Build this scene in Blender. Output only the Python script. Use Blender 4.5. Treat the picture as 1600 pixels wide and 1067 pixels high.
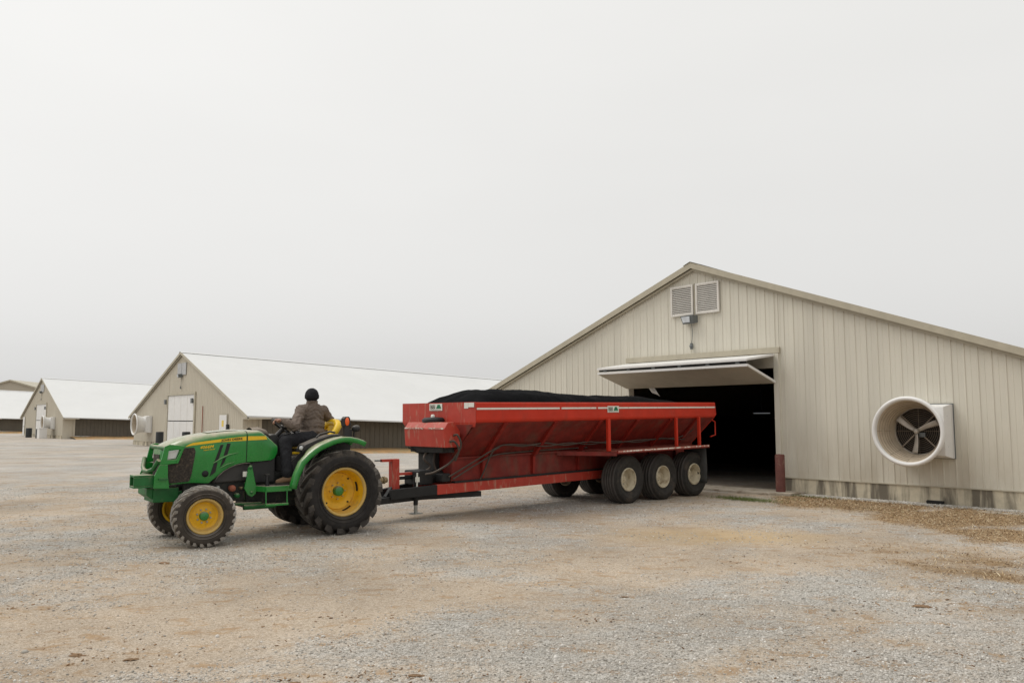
import bpy, math, random
import numpy as np
from mathutils import Vector, Matrix, noise as mnoise

# ------------------------------------------------------------------ clear
for o in list(bpy.data.objects): bpy.data.objects.remove(o)
S = bpy.context.scene
C = S.collection
R = math.radians
rng = np.random.default_rng(7); random.seed(7)

# ------------------------------------------------------------------ camera
cd = bpy.data.cameras.new('camera'); cam = bpy.data.objects.new('camera', cd); C.objects.link(cam)
cam.location = (0, 0, 1.65); cam.rotation_euler = (math.pi/2 + .09, 0, 0)
cd.sensor_width = 36; cd.sensor_fit = 'HORIZONTAL'; cd.lens = 27.115; cd.shift_y = .0079
cd.clip_start = .05; cd.clip_end = 3000
S.camera = cam

# ------------------------------------------------------------------ overcast sky
SUN_EL, SUN_AZ = R(58), R(-75)          # azimuth clockwise from +Y (the view direction)
w = bpy.data.worlds.new('World'); S.world = w; w.use_nodes = True
nt = w.node_tree; nt.nodes.clear(); N = nt.nodes.new; L = nt.links.new
sky = N('ShaderNodeTexSky'); sky.sky_type = 'NISHITA'; sky.sun_disc = False
sky.sun_elevation = SUN_EL; sky.sun_rotation = SUN_AZ
sat = N('ShaderNodeHueSaturation'); sat.inputs['Saturation'].default_value = .0
L(sky.outputs[0], sat.inputs['Color'])
b1 = N('ShaderNodeBackground'); b1.inputs[1].default_value = .05; L(sat.outputs[0], b1.inputs[0])
tc = N('ShaderNodeTexCoord'); sp = N('ShaderNodeSeparateXYZ'); L(tc.outputs['Generated'], sp.inputs[0])
mr = N('ShaderNodeMapRange'); mr.inputs['From Min'].default_value = 0; mr.inputs['From Max'].default_value = 1
mr.inputs['To Min'].default_value = .305; mr.inputs['To Max'].default_value = .86   # overcast: brighter towards the zenith
pw = N('ShaderNodeMath'); pw.operation = 'POWER'; pw.use_clamp = True; L(sp.outputs['Z'], pw.inputs[0]); pw.inputs[1].default_value = .6
L(pw.outputs[0], mr.inputs['Value'])
mp = N('ShaderNodeMapping'); mp.inputs['Scale'].default_value = (1, 1, 3); L(tc.outputs['Generated'], mp.inputs[0])
nz = N('ShaderNodeTexNoise'); nz.inputs['Scale'].default_value = 1.6; nz.inputs['Detail'].default_value = 4
L(mp.outputs[0], nz.inputs['Vector'])
m2 = N('ShaderNodeMapRange'); m2.inputs['From Min'].default_value = .3; m2.inputs['From Max'].default_value = .7
m2.inputs['To Min'].default_value = .97; m2.inputs['To Max'].default_value = 1.025; L(nz.outputs[0], m2.inputs['Value'])
mu = N('ShaderNodeMath'); mu.operation = 'MULTIPLY'; L(mr.outputs[0], mu.inputs[0]); L(m2.outputs[0], mu.inputs[1])
b2 = N('ShaderNodeBackground'); b2.inputs[0].default_value = (1, .992, .965, 1); L(mu.outputs[0], b2.inputs[1])
ad = N('ShaderNodeAddShader'); L(b1.outputs[0], ad.inputs[0]); L(b2.outputs[0], ad.inputs[1])
wo = N('ShaderNodeOutputWorld'); L(ad.outputs[0], wo.inputs[0])

sd = bpy.data.lights.new('sun', 'SUN'); sd.energy = 1.5; sd.angle = R(35); sd.color = (1, .97, .92)
so = bpy.data.objects.new('sun', sd); C.objects.link(so)
sv = Vector((math.sin(SUN_AZ)*math.cos(SUN_EL), math.cos(SUN_AZ)*math.cos(SUN_EL), math.sin(SUN_EL)))
so.rotation_euler = sv.to_track_quat('Z', 'Y').to_euler(); so.location = (0, 0, 60)

S.view_settings.view_transform = 'Standard'; S.view_settings.look = 'None'
S.view_settings.gamma = 1; S.view_settings.exposure = 0.0; S.view_settings.use_curve_mapping = False
S.render.resolution_x = 1024; S.render.resolution_y = 682
S.render.engine = 'CYCLES'

# ------------------------------------------------------------------ materials
MATS = {}
def mat(name, col, rough=.6, metal=0., var=.12, scale=5., stretch=(1, 1, 1), dirt=None, damt=.0, dscale=2.5, dstretch=(1, 1, 1),
        bump=0., bscale=60., dust=None, dustamt=0., spec=.4, coat=0., splash=None, dedge=.06, each=0.):
    m = bpy.data.materials.new(name); m.use_nodes = True; t = m.node_tree; n = t.nodes.new; l = t.links.new
    bs = t.nodes['Principled BSDF']; bs.inputs['Roughness'].default_value = rough; bs.inputs['Metallic'].default_value = metal
    bs.inputs['Specular IOR Level'].default_value = spec; bs.inputs['Coat Weight'].default_value = coat
    co = n('ShaderNodeTexCoord')
    def noise(sc, st, det=5, dis=0.):
        mp = n('ShaderNodeMapping'); mp.inputs['Scale'].default_value = st; l(co.outputs['Object'], mp.inputs[0])
        z = n('ShaderNodeTexNoise'); z.inputs['Scale'].default_value = sc; z.inputs['Detail'].default_value = det
        z.inputs['Roughness'].default_value = .6; z.inputs['Distortion'].default_value = dis
        l(mp.outputs[0], z.inputs['Vector']); return z.outputs[0]
    def rngmap(s, a, b, c, d):
        r = n('ShaderNodeMapRange'); r.clamp = True
        for k, v in zip(('From Min', 'From Max', 'To Min', 'To Max'), (a, b, c, d)): r.inputs[k].default_value = v
        l(s, r.inputs['Value']); return r.outputs[0]
    def mix(f, a, b):
        x = n('ShaderNodeMix'); x.data_type = 'RGBA'; l(f, x.inputs['Factor'])
        for s, v in ((6, a), (7, b)):
            if isinstance(v, tuple): x.inputs[s].default_value = (*v, 1)
            else: l(v, x.inputs[s])
        return x.outputs[2]
    lo = tuple(c*(1-var) for c in col); hi = tuple(min(.95, c*(1+var)) for c in col)
    c = mix(rngmap(noise(scale, stretch), .3, .7, 0, 1), lo, hi)
    if each:                                   # every sheet has faded a little differently
        oi = n('ShaderNodeObjectInfo'); x = n('ShaderNodeMix'); x.data_type = 'RGBA'; x.blend_type = 'MULTIPLY'; x.inputs['Factor'].default_value = 1
        l(c, x.inputs[6]); l(rngmap(oi.outputs['Random'], 0, 1, 1-each, 1+each), x.inputs[7]); c = x.outputs[2]
    if dirt is not None:
        f = rngmap(noise(dscale, dstretch, 8, .4), .62-damt*.4, .62-damt*.4+dedge, 0, min(1., .45+damt))
        c = mix(f, c, dirt)
    if dust is not None:
        g = n('ShaderNodeNewGeometry'); s = n('ShaderNodeSeparateXYZ'); l(g.outputs['Normal'], s.inputs[0])
        a = rngmap(s.outputs['Z'], .25, .9, 0, 1); b = rngmap(noise(7, (1, 1, 1), 6), .3, .65, .45, 1)
        k = n('ShaderNodeMath'); k.operation = 'MULTIPLY'; l(a, k.inputs[0]); l(b, k.inputs[1])
        k2 = n('ShaderNodeMath'); k2.operation = 'MULTIPLY'; l(k.outputs[0], k2.inputs[0]); k2.inputs[1].default_value = dustamt
        c = mix(k2.outputs[0], c, dust)
    if splash is not None:                     # mud thrown up from the ground: colour, height, amount
        sc, zt, am = splash
        s = n('ShaderNodeSeparateXYZ'); l(co.outputs['Object'], s.inputs[0])
        a = rngmap(s.outputs['Z'], 0, zt, 1, 0); b = rngmap(noise(3, (1, 1, .35), 8), .35, .7, 0, 1)
        k = n('ShaderNodeMath'); k.operation = 'MULTIPLY'; l(a, k.inputs[0]); l(b, k.inputs[1])
        k2 = n('ShaderNodeMath'); k2.operation = 'MULTIPLY'; l(k.outputs[0], k2.inputs[0]); k2.inputs[1].default_value = am
        c = mix(k2.outputs[0], c, sc)
    l(c, bs.inputs['Base Color'])
    l(rngmap(noise(scale*1.7, (1, 1, 1)), .3, .7, max(.05, rough-.1), min(1, rough+.12)), bs.inputs['Roughness'])
    if bump:
        bp = n('ShaderNodeBump'); bp.inputs['Strength'].default_value = bump; bp.inputs['Distance'].default_value = .01
        l(noise(bscale, (1, 1, 1), 4), bp.inputs['Height']); l(bp.outputs[0], bs.inputs['Normal'])
    MATS[name] = m; return m

DUST = (.46, .38, .28)
mat('siding', (.62, .588, .50), .5, var=.06, scale=1.2, stretch=(2, 2, .25), dirt=(.40, .36, .28), damt=.06, dscale=3, dstretch=(3, 3, .12), splash=((.34, .27, .18), 1.5, .55), dedge=.3, each=.022)
mat('trim', (.43, .39, .30), .5, var=.08)
mat('far_siding', (.52, .475, .385), .55, var=.05, scale=1.5, stretch=(2, 2, .3))
mat('roof_white', (.64, .642, .632), .45, var=.03, scale=.4, dirt=(.52, .51, .48), damt=.08, dscale=.5, dstretch=(1, 3, 1), dedge=.4)
mat('white_paint', (.72, .71, .69), .5, var=.05, scale=3, dirt=(.5, .46, .4), damt=.05, dscale=4, dedge=.3)
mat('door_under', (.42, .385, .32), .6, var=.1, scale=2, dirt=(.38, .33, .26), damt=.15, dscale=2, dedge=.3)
mat('concrete', (.56, .50, .38), .9, var=.12, scale=6, dirt=(.10, .085, .065), damt=.40, dscale=3.4, dstretch=(1, 1, .12), bump=.3, bscale=30, dedge=.12)
mat('apron', (.40, .35, .28), .9, var=.15, scale=4, dirt=(.2, .15, .1), damt=.2, dscale=3, bump=.3)
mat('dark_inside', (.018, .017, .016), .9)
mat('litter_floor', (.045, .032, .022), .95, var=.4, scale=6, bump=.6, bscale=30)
mat('fan_white', (.74, .73, .71), .4, var=.04, dirt=(.55, .5, .42), damt=.04, dscale=6, dedge=.3)
mat('fan_inner', (.50, .42, .315), .6, var=.12, scale=6, dirt=(.34, .25, .16), damt=.15, dscale=5, dedge=.3)
mat('blade_metal', (.46, .42, .37), .55, metal=.3, var=.2, scale=9)
mat('shutter_dark', (.035, .028, .022), .8)
mat('wire', (.28, .23, .18), .6, metal=.3)
mat('slat_white', (.66, .63, .58), .5, var=.06)
mat('vent_grey', (.42, .42, .42), .5)
mat('lamp_grey', (.13, .14, .14), .5)
mat('lamp_glass', (.62, .66, .70), .15, spec=.6)
mat('maroon', (.13, .045, .035), .7, var=.2, scale=8, dirt=(.22, .13, .09), damt=.12, dscale=7)
mat('black_post', (.02, .022, .022), .6)
mat('curtain', (.135, .12, .095), .75, var=.1, scale=2, stretch=(1, 1, .3))
mat('black_trim', (.018, .018, .018), .6)
mat('orange_dirt', (.40, .235, .10), .95, var=.25, scale=1.5, dirt=(.30, .24, .13), damt=.3, dscale=1.2, bump=.5, bscale=20)
mat('red_rust', (.30, .10, .06), .8, var=.3)
mat('sign_yellow', (.75, .55, .10), .5)
mat('farm_tan', (.42, .375, .30), .6, var=.05)

mat('green', (.011, .205, .028), .28, var=.12, scale=4, dirt=(.12, .16, .07), damt=.07, dscale=7, dust=DUST, dustamt=.95, spec=.5, coat=.25, dedge=.25, splash=((.2, .17, .11), .9, .35))
mat('green_dirty', (.014, .125, .03), .5, var=.2, scale=6, dirt=(.20, .17, .11), damt=.13, dscale=7, dust=DUST, dustamt=.85, dedge=.2)
mat('yellow', (.78, .50, .012), .4, var=.05, spec=.5)
mat('yellow_rim', (.80, .46, .014), .45, var=.14, scale=7, dirt=(.30, .18, .06), damt=.17, dscale=9, dust=(.42, .30, .16), dustamt=.6, dedge=.2)
mat('rim_lip', (.55, .37, .11), .5, var=.15, scale=9, dirt=(.33, .25, .15), damt=.25, dscale=9, dedge=.2)
mat('tyre', (.020, .018, .017), .85, var=.3, scale=8, dirt=(.085, .068, .05), damt=.12, dscale=6, dust=(.20, .165, .13), dustamt=.3, bump=.3, dedge=.35)
mat('tyre_front', (.052, .043, .035), .9, var=.25, scale=8, dirt=(.17, .135, .10), damt=.2, dscale=6, dust=(.36, .33, .29), dustamt=.85, bump=.3, dedge=.35)
mat('tyre_trailer', (.028, .025, .022), .8, var=.3, scale=8, dirt=(.14, .10, .07), damt=.24, dscale=4, dust=(.13, .11, .085), dustamt=.35, bump=.2, dedge=.35)
mat('tyre_lug', (.050, .044, .039), .85, var=.3, scale=8, dirt=(.19, .16, .125), damt=.2, dscale=7, dust=(.30, .27, .23), dustamt=.7, bump=.3, dedge=.3)
mat('tyre_front_lug', (.26, .235, .205), .85, var=.25, scale=8, dirt=(.30, .27, .23), damt=.25, dscale=7, dust=(.46, .44, .41), dustamt=.8, bump=.3, dedge=.3)
mat('tread_worn', (.080, .073, .066), .85, var=.3, scale=6, dirt=(.13, .10, .075), damt=.16, dscale=5, bump=.2, dedge=.3)
mat('black_plastic', (.022, .022, .023), .5, var=.2, dust=(.22, .19, .15), dustamt=.55)
mat('grey_plastic', (.045, .043, .041), .6, var=.2, dust=(.30, .24, .18), dustamt=.9)
mat('grille', (.035, .028, .022), .8, var=.6, scale=45, dirt=(.24, .18, .12), damt=.25, dscale=20, bump=.8, bscale=70, dedge=.3)
mat('black_metal', (.012, .012, .012), .6, var=.3)
mat('engine', (.020, .023, .020), .6, var=.4, scale=9, dirt=(.10, .08, .05), damt=.1, dscale=9)
mat('headlight', (.62, .64, .64), .12, spec=.7)
mat('orange_lens', (.85, .12, .01), .25, spec=.6)
mat('floor_mat', (.10, .09, .08), .9, dust=(.27, .23, .19), dustamt=.8)
mat('dark_text', (.05, .05, .03), .6)

mat('red', (.50, .033, .014), .5, var=.1, scale=2.5, dirt=(.21, .05, .03), damt=.20, dscale=3, dstretch=(1, 1, .4), spec=.22, dedge=.3, dust=(.36, .13, .08), dustamt=.25)
mat('red_scuffed', (.42, .042, .024), .48, var=.12, scale=4, dirt=(.42, .24, .165), damt=.20, dscale=5, dstretch=(2, 2, .5), dedge=.12, dust=(.36, .19, .14), dustamt=.4)
mat('red_worn_shaded', (.18, .015, .009), .6, var=.3, scale=5, dirt=(.10, .058, .038), damt=.30, dscale=4, dstretch=(1, 1, .35), dedge=.25, dust=(.26, .15, .10), dustamt=.4)  # base red darkened for the shade below the rim; brown dirt and dust over it
mat('red_rib', (.23, .017, .010), .55, var=.2, scale=6, dirt=(.11, .04, .025), damt=.2, dscale=6, dedge=.25, spec=.3)
mat('red_deck', (.24, .05, .03), .7, var=.25, scale=7, dirt=(.22, .13, .09), damt=.3, dscale=6, dedge=.2)
mat('white_stripe', (.72, .68, .62), .5, var=.06, scale=9, dirt=(.40, .10, .07), damt=.03, dscale=14)
mat('chipped_stripe', (.70, .64, .56), .5, var=.1, scale=9, dirt=(.40, .06, .03), damt=.34, dscale=13, dedge=.03)
mat('cream_rim', (.58, .51, .37), .5, var=.14, scale=8, dirt=(.20, .13, .07), damt=.32, dscale=8, dedge=.2)
mat('hose', (.065, .05, .04), .7, var=.3, dust=(.22, .18, .14), dustamt=.5)
mat('steel', (.34, .34, .31), .5, metal=.6, var=.2)
mat('brass', (.30, .23, .13), .5, metal=.5, var=.3)
mat('decal_white', (.70, .70, .64), .5, var=.05)
mat('decal_green', (.01, .16, .07), .5)
mat('mound', (.0055, .0055, .0062), .95, var=.4, scale=3, stretch=(.4, 1, 3), bump=.6, bscale=40, spec=.05)
mat('mud_flap', (.05, .05, .048), .8, var=.2, scale=6, dust=(.1, .08, .06), dustamt=.4)

mat('skin', (.35, .19, .13), .55, var=.06)
mat('jacket', (.15, .117, .095), .9, var=.14, scale=9, dirt=(.20, .165, .13), damt=.08, dscale=7, bump=.35, bscale=40, dedge=.3)
mat('trousers', (.013, .013, .016), .9, var=.2, bump=.3)
mat('beanie', (.008, .008, .010), .95, bump=.6, bscale=90)
mat('boot', (.21, .13, .075), .8, var=.2, scale=12)
mat('boot_sole', (.05, .04, .03), .9)
mat('glove', (.24, .18, .12), .85, var=.1)

# ------------------------------------------------------------------ mesh helpers
class MB:
    def __init__(s): s.v = []; s.f = []; s.sm = []
    def add(s, vs, fs, smooth=False):
        o = len(s.v); s.v += [tuple(p) for p in vs]
        for f in fs: s.f.append(tuple(i+o for i in f)); s.sm.append(smooth)
        return s
    def box(s, lo, hi, M=None):
        (a, b, c), (d, e, f) = lo, hi
        vs = [(a, b, c), (d, b, c), (d, e, c), (a, e, c), (a, b, f), (d, b, f), (d, e, f), (a, e, f)]
        if M is not None: vs = [M @ Vector(p) for p in vs]
        return s.add(vs, [(0, 3, 2, 1), (4, 5, 6, 7), (0, 1, 5, 4), (1, 2, 6, 5), (2, 3, 7, 6), (3, 0, 4, 7)])
    def prism(s, poly, lo, hi, axis='y'):
        # poly: 2-D outline; axis y -> (x,z), axis x -> (y,z), axis z -> (x,y)
        def P(p, h): return {'y': (p[0], h, p[1]), 'x': (h, p[0], p[1]), 'z': (p[0], p[1], h)}[axis]
        n = len(poly); vs = [P(p, lo) for p in poly]+[P(p, hi) for p in poly]
        fs = [tuple(range(n)), tuple(range(2*n-1, n-1, -1))]+[(i, i+n, (i+1) % n+n, (i+1) % n) for i in range(n)]
        return s.add(vs, fs)
    def bar(s, a, b, w, h, up=(0, 0, 1)):
        a = Vector(a); b = Vector(b); d = (b-a).normalized(); u = Vector(up)
        x = d.cross(u)
        if x.length < 1e-4: x = d.cross(Vector((1, 0, 0)))
        x.normalize(); u = x.cross(d)
        q = [x*sx*w/2+u*su*h/2 for sx, su in ((-1, -1), (1, -1), (1, 1), (-1, 1))]
        return s.add([a+k for k in q]+[b+k for k in q], [(0, 1, 2, 3), (7, 6, 5, 4), (0, 4, 5, 1), (1, 5, 6, 2), (2, 6, 7, 3), (3, 7, 4, 0)])
    def tube(s, pts, r, n=8, closed=False, smooth=True, caps=True):
        pts = [Vector(p) for p in pts]; m = len(pts); vs = []; rr = r if isinstance(r, (list, tuple)) else [r]*m
        prev = None
        for i, p in enumerate(pts):
            a = pts[(i-1) % m] if (closed or i > 0) else p; b = pts[(i+1) % m] if (closed or i < m-1) else p
            d = (b-a).normalized()
            if prev is None:
                x = d.cross(Vector((0, 0, 1)));
                if x.length < 1e-3: x = d.cross(Vector((1, 0, 0)))
            else: x = prev-d*prev.dot(d)
            x.normalize(); prev = x; y = d.cross(x)
            vs += [p+(x*math.cos(2*math.pi*k/n)+y*math.sin(2*math.pi*k/n))*rr[i] for k in range(n)]
        fs = []
        for i in range(m if closed else m-1):
            for k in range(n):
                j = (i+1) % m; fs.append((i*n+k, i*n+(k+1) % n, j*n+(k+1) % n, j*n+k))
        s.add(vs, fs, smooth)
        if not closed and caps: s.add(vs[:n], [tuple(range(n-1, -1, -1))]); s.add(vs[-n:], [tuple(range(n))])
        return s
    def lathe(s, prof, n=48, c=(0, 0, 0), axis='y', smooth=True, a0=0, a1=2*math.pi):
        # prof: (r, h) pairs; h along the axis
        full = abs(a1-a0-2*math.pi) < 1e-6; cnt = n if full else n+1; vs = []
        for (r, h) in prof:
            for k in range(cnt):
                a = a0+(a1-a0)*k/n; x, z = r*math.cos(a), r*math.sin(a)
                vs.append({'y': (c[0]+x, c[1]+h, c[2]+z), 'z': (c[0]+x, c[1]+z, c[2]+h), 'x': (c[0]+h, c[1]+x, c[2]+z)}[axis])
        fs = []
        for i in range(len(prof)-1):
            for k in range(n):
                k2 = (k+1) % cnt; fs.append((i*cnt+k, i*cnt+k2, (i+1)*cnt+k2, (i+1)*cnt+k))
        return s.add(vs, fs, smooth)
    def grid(s, rows, smooth=True, closed=False):
        m = len(rows[0]); vs = [p for r in rows for p in r]; fs = []
        for i in range(len(rows)-1):
            for k in range(m if closed else m-1):
                k2 = (k+1) % m; fs.append((i*m+k, i*m+k2, (i+1)*m+k2, (i+1)*m+k))
        return s.add(vs, fs, smooth)
    def mesh(s, name, m):
        me = bpy.data.meshes.new(name); me.from_pydata(s.v, [], s.f); me.materials.append(MATS[m])
        me.polygons.foreach_set('use_smooth', s.sm); me.update()
        return me
    def build(s, name, m, parent=None, bevel=0., fix=True, label=None):
        me = s.mesh(name, m)
        if fix:
            import bmesh
            bm = bmesh.new(); bm.from_mesh(me); bmesh.ops.recalc_face_normals(bm, faces=bm.faces); bm.to_mesh(me); bm.free()
        return link(name, me, parent, bevel, label)
def link(name, me, parent=None, bevel=0., label=None):
    o = bpy.data.objects.new(name, me); C.objects.link(o)
    if parent is not None: o.parent = parent
    if bevel:
        b = o.modifiers.new('bevel', 'BEVEL'); b.width = bevel; b.segments = 2; b.limit_method = 'ANGLE'; b.angle_limit = R(40)
    if label: o['label'] = label
    return o
def empty(name, loc, rz=0, ry=0):
    o = bpy.data.objects.new(name, None); C.objects.link(o); o.location = loc; o.rotation_euler = (0, ry, rz); o.empty_display_size = .2
    return o
def tag(o, label, cat, group=None):
    o['label'] = label; o['category'] = cat
    if group: o['group'] = group
    return o
def copy_tree(o, parent=None):
    kids = list(o.children); c = o.copy(); C.objects.link(c); c.parent = parent
    for ch in kids: copy_tree(ch, c)
    return c
def text_mesh(txt, size, name, m, parent, M, extrude=.0008, shear=0., sx=1.):
    cu = bpy.data.curves.new(name, 'FONT'); cu.body = txt; cu.size = size; cu.extrude = extrude; cu.shear = shear
    cu.align_x = 'LEFT'; cu.offset = size*.022; cu.resolution_u = 3
    t = bpy.data.objects.new(name, cu); C.objects.link(t)
    bpy.context.view_layer.update()
    me = bpy.data.meshes.new_from_object(t.evaluated_get(bpy.context.evaluated_depsgraph_get()))
    bpy.data.objects.remove(t); bpy.data.curves.remove(cu)
    me.transform(M @ Matrix.Diagonal((sx, 1, 1, 1))); me.materials.clear(); me.materials.append(MATS[m]); me.name = name
    return link(name, me, parent)

# ------------------------------------------------------------------ ground
PSI = -.846; D2 = np.array([math.cos(PSI), math.sin(PSI)]); N2 = np.array([-D2[1], D2[0]])   # along / into the barn gables
A0 = np.array([4.753, 19.857])
def H(x, y):
    s = x*N2[0]+y*N2[1]; s = min(s, 125.)
    q = (s-19)/3.
    z = -.032*3*(q if q > 30 else math.log1p(math.exp(q)))
    d = math.hypot(x, y)
    if d < 60:
        k = 1-d/60
        z += k*(.016*mnoise.noise((x*.45, y*.45, 3.1))+.008*mnoise.noise((x*1.6, y*1.6, 9.)))
    return z
def axis(fine_lo, fine_hi, step, far_lo, far_hi):
    a = list(np.arange(fine_lo, fine_hi+1e-6, step)); g = step; x = fine_lo
    while x > far_lo: g *= 1.25; x -= g; a.insert(0, x)
    g = step; x = fine_hi
    while x < far_hi: g *= 1.25; x += g; a.append(x)
    return a
xs = axis(-14, 14, .16, -900, 900); ys = axis(1, 24, .16, -300, 1200)
vs = [(x, y, H(x, y)) for y in ys for x in xs]; nx = len(xs)
fs = [(j*nx+i, j*nx+i+1, (j+1)*nx+i+1, (j+1)*nx+i) for j in range(len(ys)-1) for i in range(nx-1)]
def tracks(x, y):
    a = x*.731+y*.682; c = -x*.682+y*.731          # along / across the way out of the barn
    return mnoise.noise((c*1.25, a*.07, 4.))+.6*mnoise.noise((c*2.8+3, a*.12, 8.))
BLOB = [(.9, 6.0, 1.6, .5), (2.7, 7.4, 1.3, .45), (4.2, 7.6, 1.2, .3), (-10.7, 19, 5., .5), (-5, 8.3, 1.2, .25), (-.5, 5.6, 1.0, .3), (-2.6, 9.0, 1.5, -.45), (-.8, 9.4, 1.8, -.4), (.3, 7.9, 1.0, -.25), (2.9, 10.6, 1.6, -.4), (-3.4, 7.6, 1.1, -.3), (1.6, 10., 1.2, -.2), (5.2, 8.6, .9, -.4)]
def grey(x, y):
    g_ = .9*mnoise.noise((x*.42, y*.55, 7.3))+.55*mnoise.noise((x*1.15, y*1.4, 2.1))+.35*mnoise.noise((x*3.1, y*3.4, 5.5))+.35*tracks(x, y)
    for bx, by, br, bw in BLOB: g_ += .62*bw*math.exp(-((x-bx)**2+(y-by)**2)/br**2)
    return g_
def straw_at(x, y):
    X, Y = x-A0[0], y-A0[1]; u = X*D2[0]+Y*D2[1]; o = -(X*N2[0]+Y*N2[1])
    if o < .2 or u < 1.5: return 0.
    nz_ = mnoise.noise((u*.7, o*.7, 8.))+.6*mnoise.noise((u*2.1, o*2.1, 3.))
    e_ = 3.5+.45*(u-4.2)+1.1*nz_; l_ = 2.3+.42*(o-.6)+.35*nz_
    a_ = min(1, max(0, (e_-o)/1.9))*min(1, max(0, (u-l_)/.5))*min(1, max(0, (o-.3-.15*nz_)/.25))
    far_ = .8*math.exp(-((u-8.5)**2/1.4+(o-6.8)**2/1.0))+.7*math.exp(-((u-9.6)**2/1.2+(o-8.2)**2/2.0))
    return max(a_*min(1, max(.15, .75+1.2*nz_)), far_*max(0, .55+1.3*nz_))
gme = bpy.data.meshes.new('ground'); gme.from_pydata(vs, [], fs)
at = gme.attributes.new('grey', 'FLOAT', 'POINT'); at.data.foreach_set('value', [grey(x, y) for x, y, z in vs])
at = gme.attributes.new('straw', 'FLOAT', 'POINT'); at.data.foreach_set('value', [straw_at(x, y) if 0 < x < 14 and 1 < y < 24 else 0. for x, y, z in vs])
gme.polygons.foreach_set('use_smooth', [True]*len(fs))

def ground_mat():
    m = bpy.data.materials.new('ground'); m.use_nodes = True; t = m.node_tree; n = t.nodes.new; l = t.links.new
    bs = t.nodes['Principled BSDF']; bs.inputs['Roughness'].default_value = .95; bs.inputs['Specular IOR Level'].default_value = .15
    co = n('ShaderNodeTexCoord').outputs['Object']
    def noise(sc, det=5, ro=.6, dis=0., st=(1, 1, 1), rot=0, off=(0, 0, 0)):
        mp = n('ShaderNodeMapping'); mp.inputs['Scale'].default_value = st; mp.inputs['Rotation'].default_value = (0, 0, rot)
        mp.inputs['Location'].default_value = off; l(co, mp.inputs[0])
        z = n('ShaderNodeTexNoise'); z.inputs['Scale'].default_value = sc; z.inputs['Detail'].default_value = det
        z.inputs['Roughness'].default_value = ro; z.inputs['Distortion'].default_value = dis; l(mp.outputs[0], z.inputs['Vector']); return z.outputs[0]
    def rm(s, a, b, c=0., d=1., smooth=False):
        r = n('ShaderNodeMapRange'); r.clamp = True
        if smooth: r.interpolation_type = 'SMOOTHSTEP'
        for k, v in zip(('From Min', 'From Max', 'To Min', 'To Max'), (a, b, c, d)): r.inputs[k].default_value = v
        l(s, r.inputs['Value']); return r.outputs[0]
    def mix(f, a, b, mode='MIX'):
        x = n('ShaderNodeMix'); x.data_type = 'RGBA'; x.blend_type = mode
        if isinstance(f, float): x.inputs['Factor'].default_value = f
        else: l(f, x.inputs['Factor'])
        for s, v in ((6, a), (7, b)):
            if isinstance(v, tuple): x.inputs[s].default_value = (*v, 1)
            else: l(v, x.inputs[s])
        return x.outputs[2]
    def mth(op, a, b):
        x = n('ShaderNodeMath'); x.operation = op
        for i, v in enumerate((a, b)):
            if isinstance(v, (int, float)): x.inputs[i].default_value = v
            else: l(v, x.inputs[i])
        return x.outputs[0]
    def vor(sc, feat='F1'):
        v = n('ShaderNodeTexVoronoi'); v.inputs['Scale'].default_value = sc; v.feature = feat; l(co, v.inputs['Vector']); return v
    v1 = vor(62); v2 = vor(130); v3 = vor(19)
    def cellcol(v, lo, mid, hi):
        sp = n('ShaderNodeSeparateColor'); l(v.outputs['Color'], sp.inputs[0])
        r = n('ShaderNodeValToRGB'); e = r.color_ramp.elements; e[0].position = 0; e[0].color = (*lo, 1); e[1].position = 1; e[1].color = (*hi, 1)
        k = e.new(.5); k.color = (*mid, 1); l(sp.outputs[0], r.inputs[0]); return r.outputs[0]
    gravel = mix(.5, cellcol(v1, (.19, .178, .16), (.41, .385, .345), (.68, .655, .61)), cellcol(v2, (.17, .16, .142), (.40, .375, .335), (.66, .635, .59)))
    packed = mix(.5, cellcol(v2, (.22, .165, .115), (.44, .35, .26), (.62, .53, .425)), cellcol(v1, (.30, .235, .17), (.43, .35, .26), (.54, .455, .355)))
    def attr(nm):
        a_ = n('ShaderNodeAttribute'); a_.attribute_name = nm; return a_.outputs['Fac']
    med = noise(1.1, 6, .65, .4); fine = noise(9, 5, .65)
    k = mth('ADD', attr('grey'), mth('ADD', mth('MULTIPLY', mth('SUBTRACT', med, .5), 1.6), mth('MULTIPLY', mth('SUBTRACT', fine, .5), 1.5)))
    f = rm(k, -.55, .68, 1, 0, True)
    c = mix(mth('MULTIPLY', f, .92), gravel, packed)
    # brown litter trodden into the gravel
    lit = rm(mth('ADD', mth('MULTIPLY', noise(2.6, 7, .7, .6, st=(1, 1.8, 1), rot=R(15), off=(5, 2, 0)), .75), mth('MULTIPLY', fine, .3)), .545, .645, 0, .72)
    c = mix(lit, c, mix(rm(fine, .3, .7), (.20, .11, .05), (.42, .28, .15)))
    # yellowish sandy patch and straw strip beside the barn
    xyz = n('ShaderNodeSeparateXYZ'); l(co, xyz.inputs[0])
    wob = mth('MULTIPLY', mth('SUBTRACT', noise(.9, 5, .6), .5), 2.4)
    straw = rm(mth('ADD', attr('straw'), mth('MULTIPLY', mth('SUBTRACT', fine, .5), .9)), .12, .6)
    c = mix(mth('MULTIPLY', straw, .9), c, mix(rm(noise(22, 5, .7), .3, .7), (.15, .085, .038), (.44, .30, .155)))
    dx = mth('SUBTRACT', xyz.outputs[0], 3.0); dy = mth('SUBTRACT', xyz.outputs[1], 11.2)
    rr = mth('SQRT', mth('ADD', mth('POWER', mth('MULTIPLY', dx, .55), 2), mth('POWER', dy, 2)), 0)
    sand = mth('MULTIPLY', rm(mth('ADD', rr, mth('MULTIPLY', wob, .5)), .15, 1.25, 1, 0, True), .75)
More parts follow.
